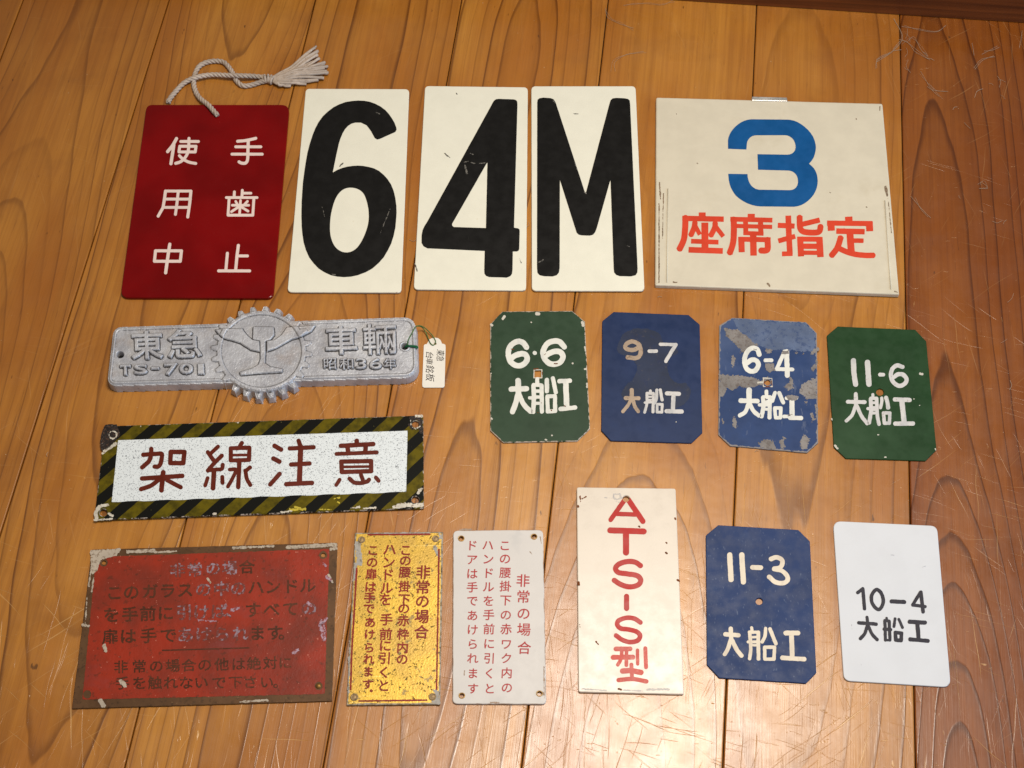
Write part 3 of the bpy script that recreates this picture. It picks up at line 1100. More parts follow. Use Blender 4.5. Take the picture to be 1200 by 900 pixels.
# ---- black and yellow bordered enamel plate
def hazard_plate():
    t = .0022
    r1, r2 = (100, 480, 5.714), (300, 480, 5.714)
    q = zc(r1, '133,112 60,742')
    q = [q[0]] + zc(r2, '1120,38 1124,662') + [q[1]]
    th = Thing('warning_plate', 'long enamel plate with slanting black and olive yellow border and four brown characters', 'sign plate', q)
    holes = [circle(*zc(r1, '185,170')[0], 4.2), circle(*zc(r1, '122,692')[0], 4.6), circle(*zc(r2, '1068,97')[0], 4.4), circle(*zc(r2, '1066,605')[0], 4.4)]
    # stripes follow the plate: direction and pitch measured in the plate's own frame
    a, b = th.pt(*zc(r1, '440,100')[0], 0, t), th.pt(*zc(r1, '330,193')[0], 0, t)
    c = th.pt(*zc(r1, '653,95')[0], 0, t)
    sl = (a.x - b.x) / (a.y - b.y)
    pitch = (c.x - a.x)
    m = NT('striped_enamel')
    s = m.n('ShaderNodeSeparateXYZ')
    m.put(s.inputs[0], m.co())
    wob = m.math('MULTIPLY', m.math('SUBTRACT', m.noise(180, 2, .5), .5), .0009)
    x = m.math('ADD', m.math('SUBTRACT', s.outputs[0], m.math('MULTIPLY', s.outputs[1], sl)), wob)
    ph = m.math('FRACT', m.math('DIVIDE', m.math('SUBTRACT', x, a.x - a.y * sl - pitch * 10), pitch))
    f = m.math('MULTIPLY', m.ramp(ph, .0, .012), m.ramp(ph, .485, .497, 1.0, 0.0))
    yel = m.mix(m.ramp(m.noise(150, 4, .6), .35, .7), lin(102, 89, 14), lin(70, 62, 12))
    col = m.mix(f, yel, lin(20, 20, 17))
    e = m.math('ADD', m.attr('edge'), m.math('MULTIPLY', m.math('SUBTRACT', m.noise(170, 5, .65), .5), .9))
    wr = m.ramp(e, -.06, .04, 1.0, 0.0)
    col = m.mix(wr, col, m.mix(m.ramp(m.noise(500, 3, .6), .4, .6), lin(46, 32, 26), lin(190, 180, 168)))
    sp = m.ramp(m.noise(380, 2, .5), .765, .80)
    col = m.mix(m.math('MULTIPLY', sp, .7), col, lin(170, 160, 90))
    stripe = m.out(col, m.mixf(wr, .25, .6), 0, m.bump(m.noise(30, 2, .5), .0004, .25), .2)
    dark = paint('rust_black', lin(44, 36, 34), .55, .3, [(420, .52, .68, lin(110, 80, 60), .6, None), (600, .6, .7, lin(170, 160, 150), .5, None)])
    pale = paint('chipped_ground', lin(214, 206, 190), .5, .2, [(420, .52, .66, lin(120, 90, 66), .8, None)])
    yel2 = paint('yellow_flake', lin(196, 176, 60), .5, .2)
    V, F, A = panel(th, round_poly(q, 1.5), holes, t, .0005, .0012, .2, seed=3, hole_w=.0006)
    mi = [0] * len(F)
    z1 = t + DZ * .5
    chip_faces(th, V, F, A, mi, parse('42p:150,120 200,122 212,170 185,200 140,245 122,250 130,160', r1), z1, 1, .6, 31)
    chip_faces(th, V, F, A, mi, parse('7cz:185,146 206,156 210,176 196,194 174,192 161,176 166,154', r1), z1 + DZ * .3, 2, .6, 33)
    chip_faces(th, V, F, A, mi, parse('20:130,280 205,230; 16:118,296 128,285', r1), z1, 2, .5, 41)
    chip_faces(th, V, F, A, mi, parse('24:75,725 70,690 95,655; 18:110,645 150,640; 14:160,700 185,715; 16:862,700 872,700; 6:1020,88 1025,88; 5:370,110 372,111; 9:60,742 180,735', r1), z1, 2, .5, 51)
    chip_faces(th, V, F, A, mi, parse('26:1040,60 1100,52; 26:1100,70 1106,150; 18:1030,100 1050,130', r2), z1, 1, .7, 61)
    chip_faces(th, V, F, A, mi, parse('16:1075,45 1112,45; 7:1035,70 1040,110 1070,132 1100,110; 30:930,655 1000,640 1040,640; 22:1085,560 1108,530; 24:1060,645 1115,640; 10:640,660 690,655; 8:720,662 800,660; 8:170,690 240,680', r2), z1 + DZ * .3, 2, .7, 71)
    chip_faces(th, V, F, A, mi, parse('12:230,672 330,668; 7:430,670 500,672; 10:260,655 300,660; 5:520,600 560,590; 5:545,620 560,625', r2), z1, 3, .7, 81)
    th.part('panel', V, F, [stripe, dark, pale, yel2], mi, attr=A)
    w = NT('speckled_white')
    g = w.noise(1050, 2, .6)
    g2 = w.noise(14, 2, .5, w.scale(w.co(), (1, 1, 1), loc=(3, 1, 0)))
    c0 = w.mix(w.ramp(g, w.math('SUBTRACT', .36, w.math('MULTIPLY', g2, .06)), .44), lin(128, 132, 138), lin(230, 236, 238))
    sx = w.n('ShaderNodeSeparateXYZ')
    w.put(sx.inputs[0], w.co())
    sm = w.math('MULTIPLY', w.ramp(w.noise(240, 4, .7), .60, .70), w.ramp(sx.outputs[0], .075, .105))
    c0 = w.mix(w.math('MULTIPLY', sm, .7), c0, lin(84, 86, 90))
    white = w.out(c0, .42, 0, None, .25)
    f = zc(r1, '220,207 178,622') + zc(r2, '1015,142 1006,553')
    bot = [(f[1][0] + (f[3][0] - f[1][0]) * k / 36, f[1][1] + (f[3][1] - f[1][1]) * k / 36 + (.35 if k % 4 < 2 else -.45)) for k in range(1, 36)]
    pts = [f[0], f[2], f[3]] + bot[::-1] + [f[1]]
    V, F = th.flat([field([(0, 'p', pts)], .4, .05, 3)], t + DZ * .8, t)
    th.part('white_field', V, F, white)
    brown = paint('brown_print', lin(98, 32, 16), .4, .15, [(300, .6, .75, lin(70, 24, 14), .6, None)])
    A_, B_ = (155, 510, 8), (305, 505, 8)
    for k, (r, s) in enumerate([
        (A_, '42c:180,132 175,200 155,250 95,305; 42c:265,175 280,185 275,235 262,280 240,298 212,298; 42:105,187 270,175; 44z:362,160 490,160 480,265 358,265; 44:95,410 470,385; 46:292,352 275,520; 42c:245,425 180,475 85,510; 42c:330,425 390,458 455,492'),
        (A_, '38:805,110 735,175; 40:710,162 760,235; 40c:840,195 770,265 710,335; 38c:712,332 790,325 840,318 850,280; 46:768,340 758,500; 36:708,405 685,475; 38:845,395 848,450; 40:1028,75 1005,115; 40z:925,125 1100,120 1095,235 925,240; 26:930,190 1090,188; 42:1005,250 995,490; 36c:915,325 972,328 945,400 898,485; 38:1105,305 1062,340; 38c:1062,335 1075,410 1108,470'),
        (B_, '44:135,142 195,177; 44:125,262 180,290; 42:183,405 95,505; 42:360,95 378,150; 42:278,167 500,155; 50:380,150 368,480; 42:290,318 462,308; 44:245,502 485,490'),
        (B_, '44:905,95 905,135; 44:757,142 1060,125; 44:818,150 825,205; 44:990,150 985,200; 38:715,218 1092,203; 42z:760,290 1040,285 1040,380 765,388; 26:780,340 1020,336; 36:745,460 713,510; 40c:838,450 880,485 935,492 1000,478 1020,460; 40:945,415 960,455; 38:1085,440 1110,470')]):
        th.marks('character', parse(s, r), brown, t + DZ * 1.6, t, .22, .1, k + 40)


hazard_plate()


# ---- depot number plates with clipped corners
OCT_WHITE = paint('hand_painted_white', lin(228, 226, 216), .5, .07, [(150, .50, .66, lin(204, 204, 198), .6, (1, .4, 1)), (520, .70, .77, lin(120, 110, 96), .55, None)], bump=.5, bscale=200)
OCT_GREY = paint('hand_painted_silver', lin(210, 206, 202), .5, .08, [(130, .50, .66, lin(178, 178, 178), .6, (1, .35, 1)), (380, .60, .72, lin(160, 150, 142), .7, None)], bump=.5, bscale=200, seed=3)
OCT_CREAM = paint('hand_painted_cream', lin(232, 218, 196), .55, .08, [(130, .50, .66, lin(208, 192, 172), .6, (1, .35, 1)), (380, .66, .74, lin(180, 160, 136), .6, None)], bump=.5, bscale=200, seed=5)
OCT_BROWN = paint('browned_white', lin(176, 154, 132), .5, .15, [(330, .52, .7, lin(110, 86, 66), .7, None)], bump=.5, bscale=200, seed=6)
FLAKE = paint('bared_grey_metal', lin(136, 130, 126), .6, .25, [(180, .48, .66, lin(104, 96, 92), .8, None), (500, .55, .68, lin(96, 76, 62), .7, None), (700, .64, .72, lin(186, 182, 180), .6, None)], bump=.9, bscale=260)
RUST = paint('rust', lin(120, 66, 30), .8, .3, [(600, .5, .7, lin(70, 40, 24), .8, None)])
SPECK = paint('white_chip', lin(206, 200, 186), .6, .1)

GROUP_O = 'small depot plates with clipped corners'


def depot_plate(reg, outline, hole, hr, body, label, lines, wmats, seed, chips=(), wear_w=.003, jag=.25, square=False, corner=0, extra=None):
    t = .0014
    o = zc(reg, outline)
    xs, ys = [p[0] for p in o], [p[1] for p in o]
    if len(o) == 8:
        quad = [(o[0][0], o[1][1]), (o[3][0], o[2][1]), (o[4][0], o[5][1]), (o[7][0], o[6][1])]
    else:
        quad = o
    th = Thing('depot_plate', label, 'number plate', quad, group=GROUP_O)
    holes = []
    if hole:
        hx, hy = zc(reg, hole)[0]
        holes = [round_poly([(hx - hr, hy - hr), (hx + hr, hy - hr), (hx + hr, hy + hr), (hx - hr, hy + hr)], hr * .3) if square else circle(hx, hy, hr, hr * .95)]
    V, F, A = panel(th, round_poly(o, corner or 1.0), holes, t, .0005, wear_w, jag, seed=seed)
    mi = [0] * len(F)
    top = []
    for txt, r, mat_i, over, rag in chips:
        if not over:
            chip_faces(th, V, F, A, mi, parse(txt, r), t + DZ * .4 + mat_i * 6e-6, mat_i, rag, seed * 7)
        else:
            chip_faces(th, V, F, A, mi, parse(txt, r), t + DZ * 1.8 + mat_i * 6e-6, mat_i, rag, seed * 7 + 3)
    th.part('panel', V, F, [body, FLAKE, SPECK, RUST, extra or FLAKE], mi, attr=A)
    for k, (nm, r, s) in enumerate(lines):
        th.marks(nm, parse(s, r), wmats[k % len(wmats)], t + DZ, t, .22, .17, seed * 10 + k)
    return th


def body(name, c, seed, wearc, cut=-.16, amt=.6, extra=(), rough=.42):
    return paint(name, c, rough, .12, [(480, .76, .80, lin(190, 190, 180), .5, None), (70, .60, .75, tuple(x * 1.35 for x in c[:3]) + (1,), .5, None)] + list(extra),
                 wear=(wearc, cut, amt, 230), bump=.35, bscale=110, seed=seed)


# 6.6, dark green, chipped along its pale edge
g = (565, 355, 4.444); k = (585, 390, 9)
depot_plate(g, '42,112 105,46 468,42 535,97 562,655 495,720 110,728 42,665', '290,369', 4.3, body('green_enamel', lin(44, 66, 46), 1, lin(196, 180, 164), -.02, .75),
            'dark green plate with chipped pale edge and thick cream figures 6 and 6', [
    ('digit', k, '58c:288,155 250,108 195,95 130,130 97,200 110,290 160,340 215,350 270,325 295,275 275,232 225,225 165,245 125,275'),
    ('dot', k, '42:374,215 377,216'),
    ('digit', k, '58c:685,150 640,100 575,90 505,120 463,200 478,275 530,325 590,332 645,310 672,255 645,207 590,198 530,218 490,245'),
    ('character', k, '60:200,508 202,640; 56c:200,640 175,740 140,835; 52c:207,650 260,760 330,830; 56:127,597 288,592'),
    ('character', k, '42:402,490 400,540; 46c:362,560 365,720 358,835; 40:362,552 445,555; 44:447,562 450,832; 34:370,617 440,617; 34:365,680 440,680; 36:320,688 380,690; 32:370,745 445,745; 46:503,500 503,618; 44:565,482 597,628; 42z:508,672 588,670 590,828 512,832'),
    ('character', k, '46:635,512 745,508; 58:702,520 712,790; 46:648,805 800,790')],
    [OCT_WHITE], 1, [('18:284,58 294,58; 14:108,85 116,72; 14:522,102 526,118; 10:535,345 540,345; 8:48,602 52,605; 7:46,368 48,368; 12:48,115 52,118; 7:470,315 472,316; 6:255,102 256,103; 9:330,712 335,714; 8:362,690 364,690; 8:545,420 546,440; 8:535,230 538,250', g, 2, 0, .25), ('5z:271,349 311,349 311,391 269,391', g, 2, 0, .12), ('12:372,385 412,380; 10:455,420 455,440', k, 3, 0, .4),
    ('14:128,175 150,178; 8:290,150 296,152; 6:475,235 490,222; 9:582,327 615,327; 10:690,770 695,775; 9:548,815 552,820; 6:445,740 448,742; 5:405,842 410,845', k, 3, 1, .3)], square=True)

# 9-7, dark blue with a worn grey patch
g = (565, 355, 4.444); k = (715, 390, 9)
blue9 = paint('worn_blue_enamel', lin(30, 48, 86), .4, .12, [(480, .76, .80, lin(160, 165, 170), .5, None)], wear=(lin(30, 32, 44), -.2, .6, 200), bump=.35, bscale=110, seed=8)
th9 = depot_plate(g, '625,95 685,47 1075,62 1133,112 1147,675 1090,730 670,718 620,665', '886,389', 4.2, blue9,
            'dark blue plate worn grey round its hole, browned figures 9 and 7', [
    ('digit', k, '44cz:158,150 180,112 235,94 292,115 308,145 255,180 190,178; 46c:295,118 322,180 312,240 268,268 185,260'),
    ('hyphen', k, '36:412,195 488,195'), ('digit', k, '34:530,122 692,127; 38:692,127 588,300'),
    ('character', k, '42:228,605 228,680; 42:165,690 300,692; 36c:222,690 195,755 135,832; 38c:238,700 262,780 295,830'),
    ('character', k, '30:425,615 425,640; 30c:388,645 388,740 365,840; 30:388,640 455,640; 32:455,640 452,835; 22:400,676 445,676; 22:395,708 445,708; 26:365,738 450,732; 32c:492,605 488,690 468,745; 32:528,605 548,710; 28z:495,755 550,755 545,838 495,838'),
    ('character', k, '44:600,640 725,645; 44:668,650 662,820; 44:595,828 755,832')],
    [OCT_BROWN, OCT_GREY, OCT_GREY], 2, [('0pc:705,225 735,165 800,135 880,140 930,170 945,205 1000,225 1020,260 985,280 970,310 968,350 985,395 1020,418 1065,420 1085,470 1050,530 960,560 860,565 780,540 730,490 740,440 780,405 805,360 800,315 780,290 740,275 708,255', g, 4, 0, .5), ('5:1040,560 1042,560; 4:965,460 966,460; 4:1010,620 1011,620', g, 2, 0, .2)], wear_w=.002,
 extra=paint('rubbed_grey', lin(44, 53, 76), .5, .2, [(120, .5, .7, lin(38, 50, 82), .6, None), (300, .6, .7, lin(84, 78, 78), .4, None)], seed=9))

# 6-4, blue, badly flaked
g = (830, 365, 4.286); k = (855, 400, 9)
depot_plate(g, '55,70 118,32 490,55 545,110 552,660 495,710 110,675 50,620', '298,357', 3.4,
            body('faded_blue_enamel', lin(38, 62, 106), 12, lin(140, 134, 132), .08, 1.1, [(9, .5, .72, lin(88, 104, 138), .55, None), (260, .62, .72, lin(120, 128, 146), .35, (1, .25, 1))]),
            'badly flaked blue plate with bare grey metal showing, figures 6 and 4', [
    ('digit', k, '50c:312,142 290,88 240,74 188,108 157,190 172,280 220,318 270,310 303,255 282,207 230,198 185,232'),
    ('hyphen', k, '40:377,203 440,203'), ('digit', k, '52:600,112 608,362; 40:578,112 497,292; 40:497,295 660,300'),
    ('character', k, '58:205,517 205,650; 48:116,627 293,632; 42c:198,660 165,745 108,783; 44c:212,662 255,740 310,785'),
    ('character', k, '38:388,530 388,580; 44c:352,595 355,690 338,792; 40:355,590 425,590; 42:425,592 420,805; 38:360,640 420,640; 36:315,672 420,672; 30:360,718 410,718; 40:478,545 450,630; 42:522,548 565,648; 36z:475,705 540,705 535,808 485,808'),
    ('character', k, '42:602,600 700,600; 54:656,612 660,800; 36:572,795 630,795; 46:638,808 752,812')],
    [OCT_WHITE], 3, [
    ('0p:80,85 130,88 180,100 225,105 265,140 270,165 225,180 190,210 165,200 145,170 110,140 88,115; 0p:55,315 75,318 110,325 150,320 200,330 262,345 300,330 270,372 210,385 150,375 120,400 95,380 75,430 55,425; 0p:545,330 500,350 470,370 455,390 470,425 495,440 545,435; 0p:410,330 425,345 430,385 400,395 385,380 405,365; 0p:250,660 290,640 335,650 335,690 260,685; 0p:355,650 380,640 385,680 365,695; 0p:460,650 480,620 510,640 495,690 470,690; 0p:118,225 128,215 132,275 122,280; 0p:120,540 130,520 148,555 140,585 128,580; 0p:510,515 525,510 535,545 520,555; 0p:285,180 315,185 318,205 295,210; 5:490,455 492,470; 7:440,210 445,212; 7:475,210 478,212; 5:70,540 75,560; 14:545,250 530,290; 16:548,190 525,210; 12:545,520 540,470', g, 1, 0, 1.1),
    ('0p:285,262 330,265 335,295 310,305 290,295; 0p:372,200 405,195 405,215 370,215; 0p:385,425 420,418 455,428 445,445 405,448', g, 1, 1, .6),
    ('8:250,358 278,356; 5z:277,335 320,337 320,378 277,378', g, 2, 0, .3), ('4:282,352 278,372; 4:318,350 320,372; 4:290,378 310,379', g, 3, 0, .3),
    ('0p:120,36 488,60 538,112 540,205 440,200 300,190 230,160 150,90', g, 4, 0, .9), ('4:160,210 185,190; 4:230,190 245,195; 4:375,630 388,640; 5:400,525 420,518; 5:290,450 288,440', g, 1, 1, .4)], wear_w=.004, jag=.5, extra=paint('faded_film', lin(92, 106, 134), .6, .2, [(300, .5, .68, lin(48, 68, 110), .7, None), (600, .62, .7, lin(160, 164, 172), .5, None)], seed=14))

# 11-6, deep green
g = (830, 365, 4.286); k = (980, 410, 9)
depot_plate(g, '595,122 650,76 1040,92 1095,150 1147,695 1090,750 690,738 630,680', '862,405', 4.4,
            body('deep_green_enamel', lin(30, 62, 32), 21, lin(40, 44, 32), -.25, .6, [(10, .55, .75, lin(58, 88, 58), .35, None)]),
            'deep green plate with dark edge and narrow figures 11 and 6 in white', [
    ('digit', k, '54c:180,118 186,250 203,365'), ('digit', k, '56c:328,134 336,260 343,365'), ('hyphen', k, '38:460,263 495,263'),
    ('digit', k, '44c:698,182 640,166 590,205 575,270 600,340 660,382 720,360 740,310 705,265 650,260 608,288'),
    ('character', k, '42:205,468 208,600; 40:120,550 300,553; 36c:203,590 165,690 105,750; 38c:218,595 265,700 325,778'),
    ('character', k, '32:385,475 385,510; 40c:362,520 365,650 345,770; 36:365,512 425,515; 38c:425,515 432,690 450,785; 30:370,560 425,560; 30:370,610 425,610; 32:332,622 425,634; 30:370,668 425,668; 34c:478,512 478,560 465,612; 42c:525,505 540,560 546,612; 36z:497,667 564,667 560,775 507,775'),
    ('character', k, '44:617,525 773,530; 54:690,540 715,760; 44:622,780 808,778')],
    [OCT_GREY], 4, [('11:1064,314 1074,315; 6:886,732 892,732; 4:1032,440 1033,440; 4:1060,472 1062,472; 4:852,620 856,620; 8:1141,690 1142,695; 7:636,672 648,688; 6:620,540 621,545', g, 2, 0, .35)], wear_w=.002)

# 11-3, blue with white scuffs
g = (820, 600, 3.934); k = (840, 640, 6.43)
depot_plate(g, '28,108 85,60 455,82 508,135 538,740 490,790 90,765 33,705', '274,412', 4.1,
            body('scuffed_blue_enamel', lin(36, 56, 98), 33, lin(30, 36, 54), -.25, .6, [(520, .60, .72, lin(120, 130, 150), .45, (1, .5, 1)), (700, .70, .75, lin(180, 186, 196), .6, (1, .3, 1)), (60, .5, .75, lin(56, 74, 112), .4, None)], rough=.5),
            'blue plate dulled by fine white scuffs with cream figures 11 and 3', [
    ('digit', k, '40:97,67 107,252'), ('digit', k, '40:188,67 200,270'), ('hyphen', k, '36:270,160 330,163'),
    ('digit', k, '34c:408,98 450,85 490,105 492,140 470,165 432,172 490,187 530,225 530,262 495,280 440,270 395,232'),
    ('character', k, '32:105,622 110,720; 32:64,665 163,672; 30c:105,705 85,770 60,815; 32c:118,715 150,780 186,826'),
    ('character', k, '24:262,615 265,640; 26c:248,655 256,770 247,848; 24:245,648 310,650; 28:312,650 314,850; 18:260,686 305,686; 22:236,722 310,722; 18:262,747 305,747; 26c:368,622 362,680 342,722; 28:400,625 445,735; 26z:360,762 435,762 430,852 362,852'),
    ('character', k, '36:520,655 612,655; 36:562,660 568,840; 34:494,842 658,852')],
    [OCT_CREAM], 5, [], wear_w=.002)

# 10-4, white card with round corners
g = (820, 600, 3.934); k = (995, 680, 11.25)
whitep = paint('white_plastic', lin(214, 215, 218), .5, .03, [(300, .78, .82, lin(170, 170, 176), .4, None)], bump=.15, bscale=60, seed=41)
felt = paint('black_ink', lin(52, 50, 58), .55, .25, [(400, .62, .75, lin(96, 94, 102), .5, None)])
depot_plate(g, '614,42 1094,64 1158,808 664,778', None, 0, whitep,
            'clean white plate with rounded corners and black figures 10 and 4', [
    ('digit', k, '46:112,165 180,115; 46:180,114 203,378'), ('digit', k, '48cz:352,128 298,195 300,290 350,368 398,385 437,335 450,258 422,172 388,135'),
    ('hyphen', k, '56:560,280 725,288'), ('digit', k, '46:938,165 838,325; 44:838,327 1002,350; 50:945,160 975,415'),
    ('character', k, '42:235,490 245,600; 48:128,563 355,580; 46c:240,600 205,705 150,770; 44c:255,612 300,710 370,785'),
    ('character', k, '36:493,503 493,535; 44c:470,545 475,640 478,790; 40:470,532 525,540; 44:527,545 538,790; 44:462,645 548,652; 34:490,790 535,790; 40:605,508 590,612; 38:655,515 703,625; 50z:610,690 690,700 685,795 615,790'),
    ('character', k, '56:797,548 998,560; 56:900,570 915,770; 54:805,780 1038,800')],
    [felt], 6, [('1.5:880,198 896,200; 1.2:648,342 656,340; 2:740,700 746,706; 1.2:1010,260 1040,250; 1.2:700,520 704,560; 2:900,700 903,701', g, 4, 0, .25)], wear_w=.001, jag=.05, corner=9, extra=paint('faint_scuff', lin(176, 176, 182), .6, .1))


# ---- tall cream plate with red letters
def letter_plate():
    t = .0022
    reg = (665, 565, 3.529)
    q = zc(reg, '38,22 447,27 482,878 45,868')
    th = Thing('letter_plate', 'tall cream plate with red letters painted from top to bottom', 'sign plate', q)
    m = paint('cream_white_enamel', lin(224, 211, 194), .30, .03, [(420, .75, .79, lin(120, 100, 84), .6, None), (40, .66, .76, lin(214, 196, 170), .5, None), (90, .72, .76, lin(250, 244, 232), .6, (1, .25, 1))], wear=(lin(120, 96, 78), -.24, .6, 170), bump=.5, bscale=40, seed=51, spec=.35)
    hole = circle(*zc(reg, '242,70')[0], 4.2)
    V, F, A = panel(th, round_poly(q, 2.5), [hole], t, .0007, .003, .2, seed=5)
    mi = [0] * len(F)
    z = t + DZ * .5
    chip_faces(th, V, F, A, mi, parse('8:44,100 44,104; 9:45,415 47,425; 6:445,150 447,154; 6:408,250 411,252; 7:407,292 410,296; 5:295,184 298,186; 8:210,855 222,858; 4:118,660 128,672; 7:455,405 462,410; 4:50,590 52,600; 5:60,70 75,62; 5:52,60 54,80', reg), z, 1, .4, 5)
    grey = paint('grey_smudge', lin(196, 188, 180), .4, .1, [(400, .5, .7, lin(150, 150, 156), .7, None)])
    chip_faces(th, V, F, A, mi, parse('6z:192,52 215,50 222,66 205,74 190,66; 3:155,66 190,68; 3:195,80 215,84; 8:330,858 420,856; 5:60,855 160,862; 5:230,860 310,864', reg), z, 2, .4, 15)
    th.part('panel', V, F, [m, RUST, grey], mi, attr=A)
    red = paint('red_brush', lin(182, 34, 28), .4, .1, bump=.4, bscale=90, seed=52)
    pink = paint('glare_red_brush', lin(206, 92, 82), .45, .12, [(300, .5, .7, lin(226, 140, 124), .6, None)], bump=.4, bscale=90, seed=53)  # last character: glare on the red paint put into its colour as pink
    A_, B_ = (700, 575, 7.83), (700, 690, 7.83)
    gap = '0h:' + ' '.join('%.1f,%.1f' % ((x - 700) * 7.83, (y - 575) * 7.83) for x, y in circle(*zc(reg, '242,70')[0], 4.3))
    for k, (r, s, mm) in enumerate([
        (A_, '38:245,95 122,270; 44:285,88 417,283; 36:170,216 350,222;' + gap, red), (A_, '48:118,367 425,377; 50:262,380 263,570', red),
        (A_, '42c:395,690 350,660 280,652 200,675 167,715 192,752 270,765 360,780 398,820 375,865 300,885 220,865 155,825', red),
        (B_, '42:268,72 268,182', red),
        (B_, '38c:395,310 340,275 270,268 200,290 182,328 215,365 290,375 360,395 392,430 370,475 300,490 230,470 172,430', red),
        (B_, '38:170,553 300,552; 40:145,630 325,628; 30c:225,570 218,640 188,698; 30:268,570 266,702; 28:368,565 370,690; 32:440,547 447,720; 32:313,697 318,820; 44c:232,755 310,752 400,768; 36c:195,838 320,828 450,850', pink)]):
        th.marks('character', [(w * 1.14, f_, p_) if 'h' not in f_ else (w, f_, p_) for w, f_, p_ in parse(s, r)], mm, t + DZ, t, .22, .1, k + 60)


letter_plate()


# ---- cast aluminium plate with a cog wheel emblem
def cast_plate():
    t, res = .0095, .36
    quad = [(133.5, 383.5), (486.5, 371.5), (489.5, 441.5), (125.5, 451.5)]
    th = Thing('cast_plate', 'long silvery cast metal plate with raised characters and a cog wheel emblem in its middle', 'cast plate', quad, tilt=0)
    X, Y = np.meshgrid(np.arange(119, 495, res), np.arange(352, 472, res))
    bar = poly_sdf(X, Y, round_poly(quad, [11, 15, 17, 10], 8))
    cx, cy, rx, ry = 306.4, 411.6, 47.5, 43.0
    ex, ey = (X - cx) / rx, (Y - cy) / ry
    ang = np.arctan2(ey, ex)
    rad = np.hypot(ex, ey)
    wob = .012 * vnoise(X, Y, 9.0, 3)
    disc = (rad - (1.085 + wob)) * 44
    nt = 24
    ph = np.abs(((ang / (2 * math.pi) * nt + .22) % 1.0) - .5) * 2          # 0 at the tooth's middle
    tooth_w = (ph - (.66 - .44 * np.clip((rad - 1.06) / .19, 0, 1))) * 5.8
    tooth = np.maximum(np.maximum(tooth_w, (rad - (1.245 + wob)) * 44), (1.02 - rad) * 44)
    outer = np.minimum(np.minimum(bar, disc), tooth)
    sm = lambda d, w: (lambda q: q * q * (3 - 2 * q))(np.clip(.5 - d / w, 0, 1))
    top = np.minimum(bar, disc)
    # body: flat top, rounded shoulder, drafted sides; the free teeth sit lower than the bar
    edge = np.clip(outer / 1.9, 0, 1)
    hb = t * (1 - edge ** 1.6)
    hb -= .0013 * np.clip(1 + outer / 2.2, 0, 1) ** 2 * (outer < 0)
    free = np.clip(np.minimum(bar, disc) / 2.0, 0, 1)
    hb *= 1 - .16 * free
    h = hb
    # rim of the bar, ring of the wheel, teeth in relief on the bar
    rim = np.abs(bar + 2.6) - 1.1
    h = h + .0008 * sm(rim, 1.5) * (rad > 1.27)
    ring = (np.abs(rad - 1.045) - .05) * 45
    gear = np.minimum(ring, np.where(bar < -1, tooth, 9.0))
    h = h + .0010 * sm(gear, 1.7)
    # emblem: rail section between two wings
    r = (240, 355, 7.83)
    wing1 = poly_sdf(X, Y, zc(r, '95,250 345,238 362,268 395,308 440,345 505,358 508,455 420,435 375,405 330,375 250,350 170,330 130,295'))
    wing2 = poly_sdf(X, Y, zc(r, '755,230 1018,212 980,265 890,318 800,340 720,385 650,425 572,450 570,358 640,345 700,305'))
    head = poly_sdf(X, Y, round_poly(zc(r, '445,225 632,225 640,300 600,348 560,360 555,560 600,590 715,612 712,640 330,668 320,640 440,605 495,570 512,520 508,358 440,345'), 1.0))
    em = np.minimum(np.minimum(wing1, wing2), head) + .1 * vnoise(X, Y, 2.5, 4) * 2
    h = h + .0020 * sm(em, 1.6)
    groove = np.abs(poly_sdf(X, Y, zc(r, '380,655 680,640 690,646 380,662'))) - .3
    h = h - .0006 * sm(groove, 1.2)
    # raised characters
    z1, z2 = (135, 380, 10.43), (370, 370, 10.0)

    def put(ch, zr, x0, x1, y0, y1, bold, slant=.0, rot=-.035):
        nonlocal h
        (ax, ay), (bx, by) = zc(zr, '%f,%f %f,%f' % (x0, y0, x1, y1))
        l = glyph_loops(ch, (ax + bx) / 2, (ay + by) / 2, bx - ax - bold * 2, by - ay - bold * 2, rot, slant)
        d = np.full(X.shape, 9.0)
        i0, i1 = int((ax - 119) / res) - 6, int((bx - 119) / res) + 6
        j0, j1 = int((ay - 352) / res) - 6, int((by - 352) / res) + 6
        d[j0:j1, i0:i1] = glyph_sdf(X[j0:j1, i0:i1], Y[j0:j1, i0:i1], l) - bold + .16 * 2 * vnoise(X[j0:j1, i0:i1], Y[j0:j1, i0:i1], 1.6, 8)
        h = h + .0023 * sm(d, 1.6)
    put('東', z1, 195, 585, 90, 435, .95)
    put('急', z1, 640, 1055, 70, 420, .95)
    for ch, a, b, c, d in (('T', 58, 195, 500, 630), ('S', 232, 395, 495, 620), ('-', 440, 540, 530, 560), ('7', 600, 765, 485, 630), ('0', 785, 955, 485, 615), ('1', 1010, 1090, 488, 620)):
        put(ch, z1, a, b, c, d, .9)
    put('車', z2, 112, 485, 128, 462, .9)
    put('輛', z2, 552, 945, 102, 460, .7)
    for ch, a, b in (('昭', 92, 242), ('和', 280, 442), ('3', 470, 595), ('6', 628, 775), ('年', 800, 938)):
        put(ch, z2, a, b, 505, 632, .5)
    # bolt holes with a low collar
    for hx, hy, w in ((140.8, 415.5, 4.0), (474.4, 406.0, 3.8)):
        q = np.hypot(X - hx, (Y - hy) / .92)
        h = h + .0006 * sm(np.abs(q - w - 1.5) - .8, 1.2) * (hx > 300)
        h = np.where(q < w + .8, h * np.clip((q - w + .6) / 1.2, 0, 1) ** .5, h)
    h = h + .00014 * vnoise(X, Y, 1.1, 21) + .00016 * vnoise(X, Y, 2.6, 22) + .0002 * vnoise(X, Y, 16, 23)
    h = np.clip(h, 0, None) * (outer < 1.9)
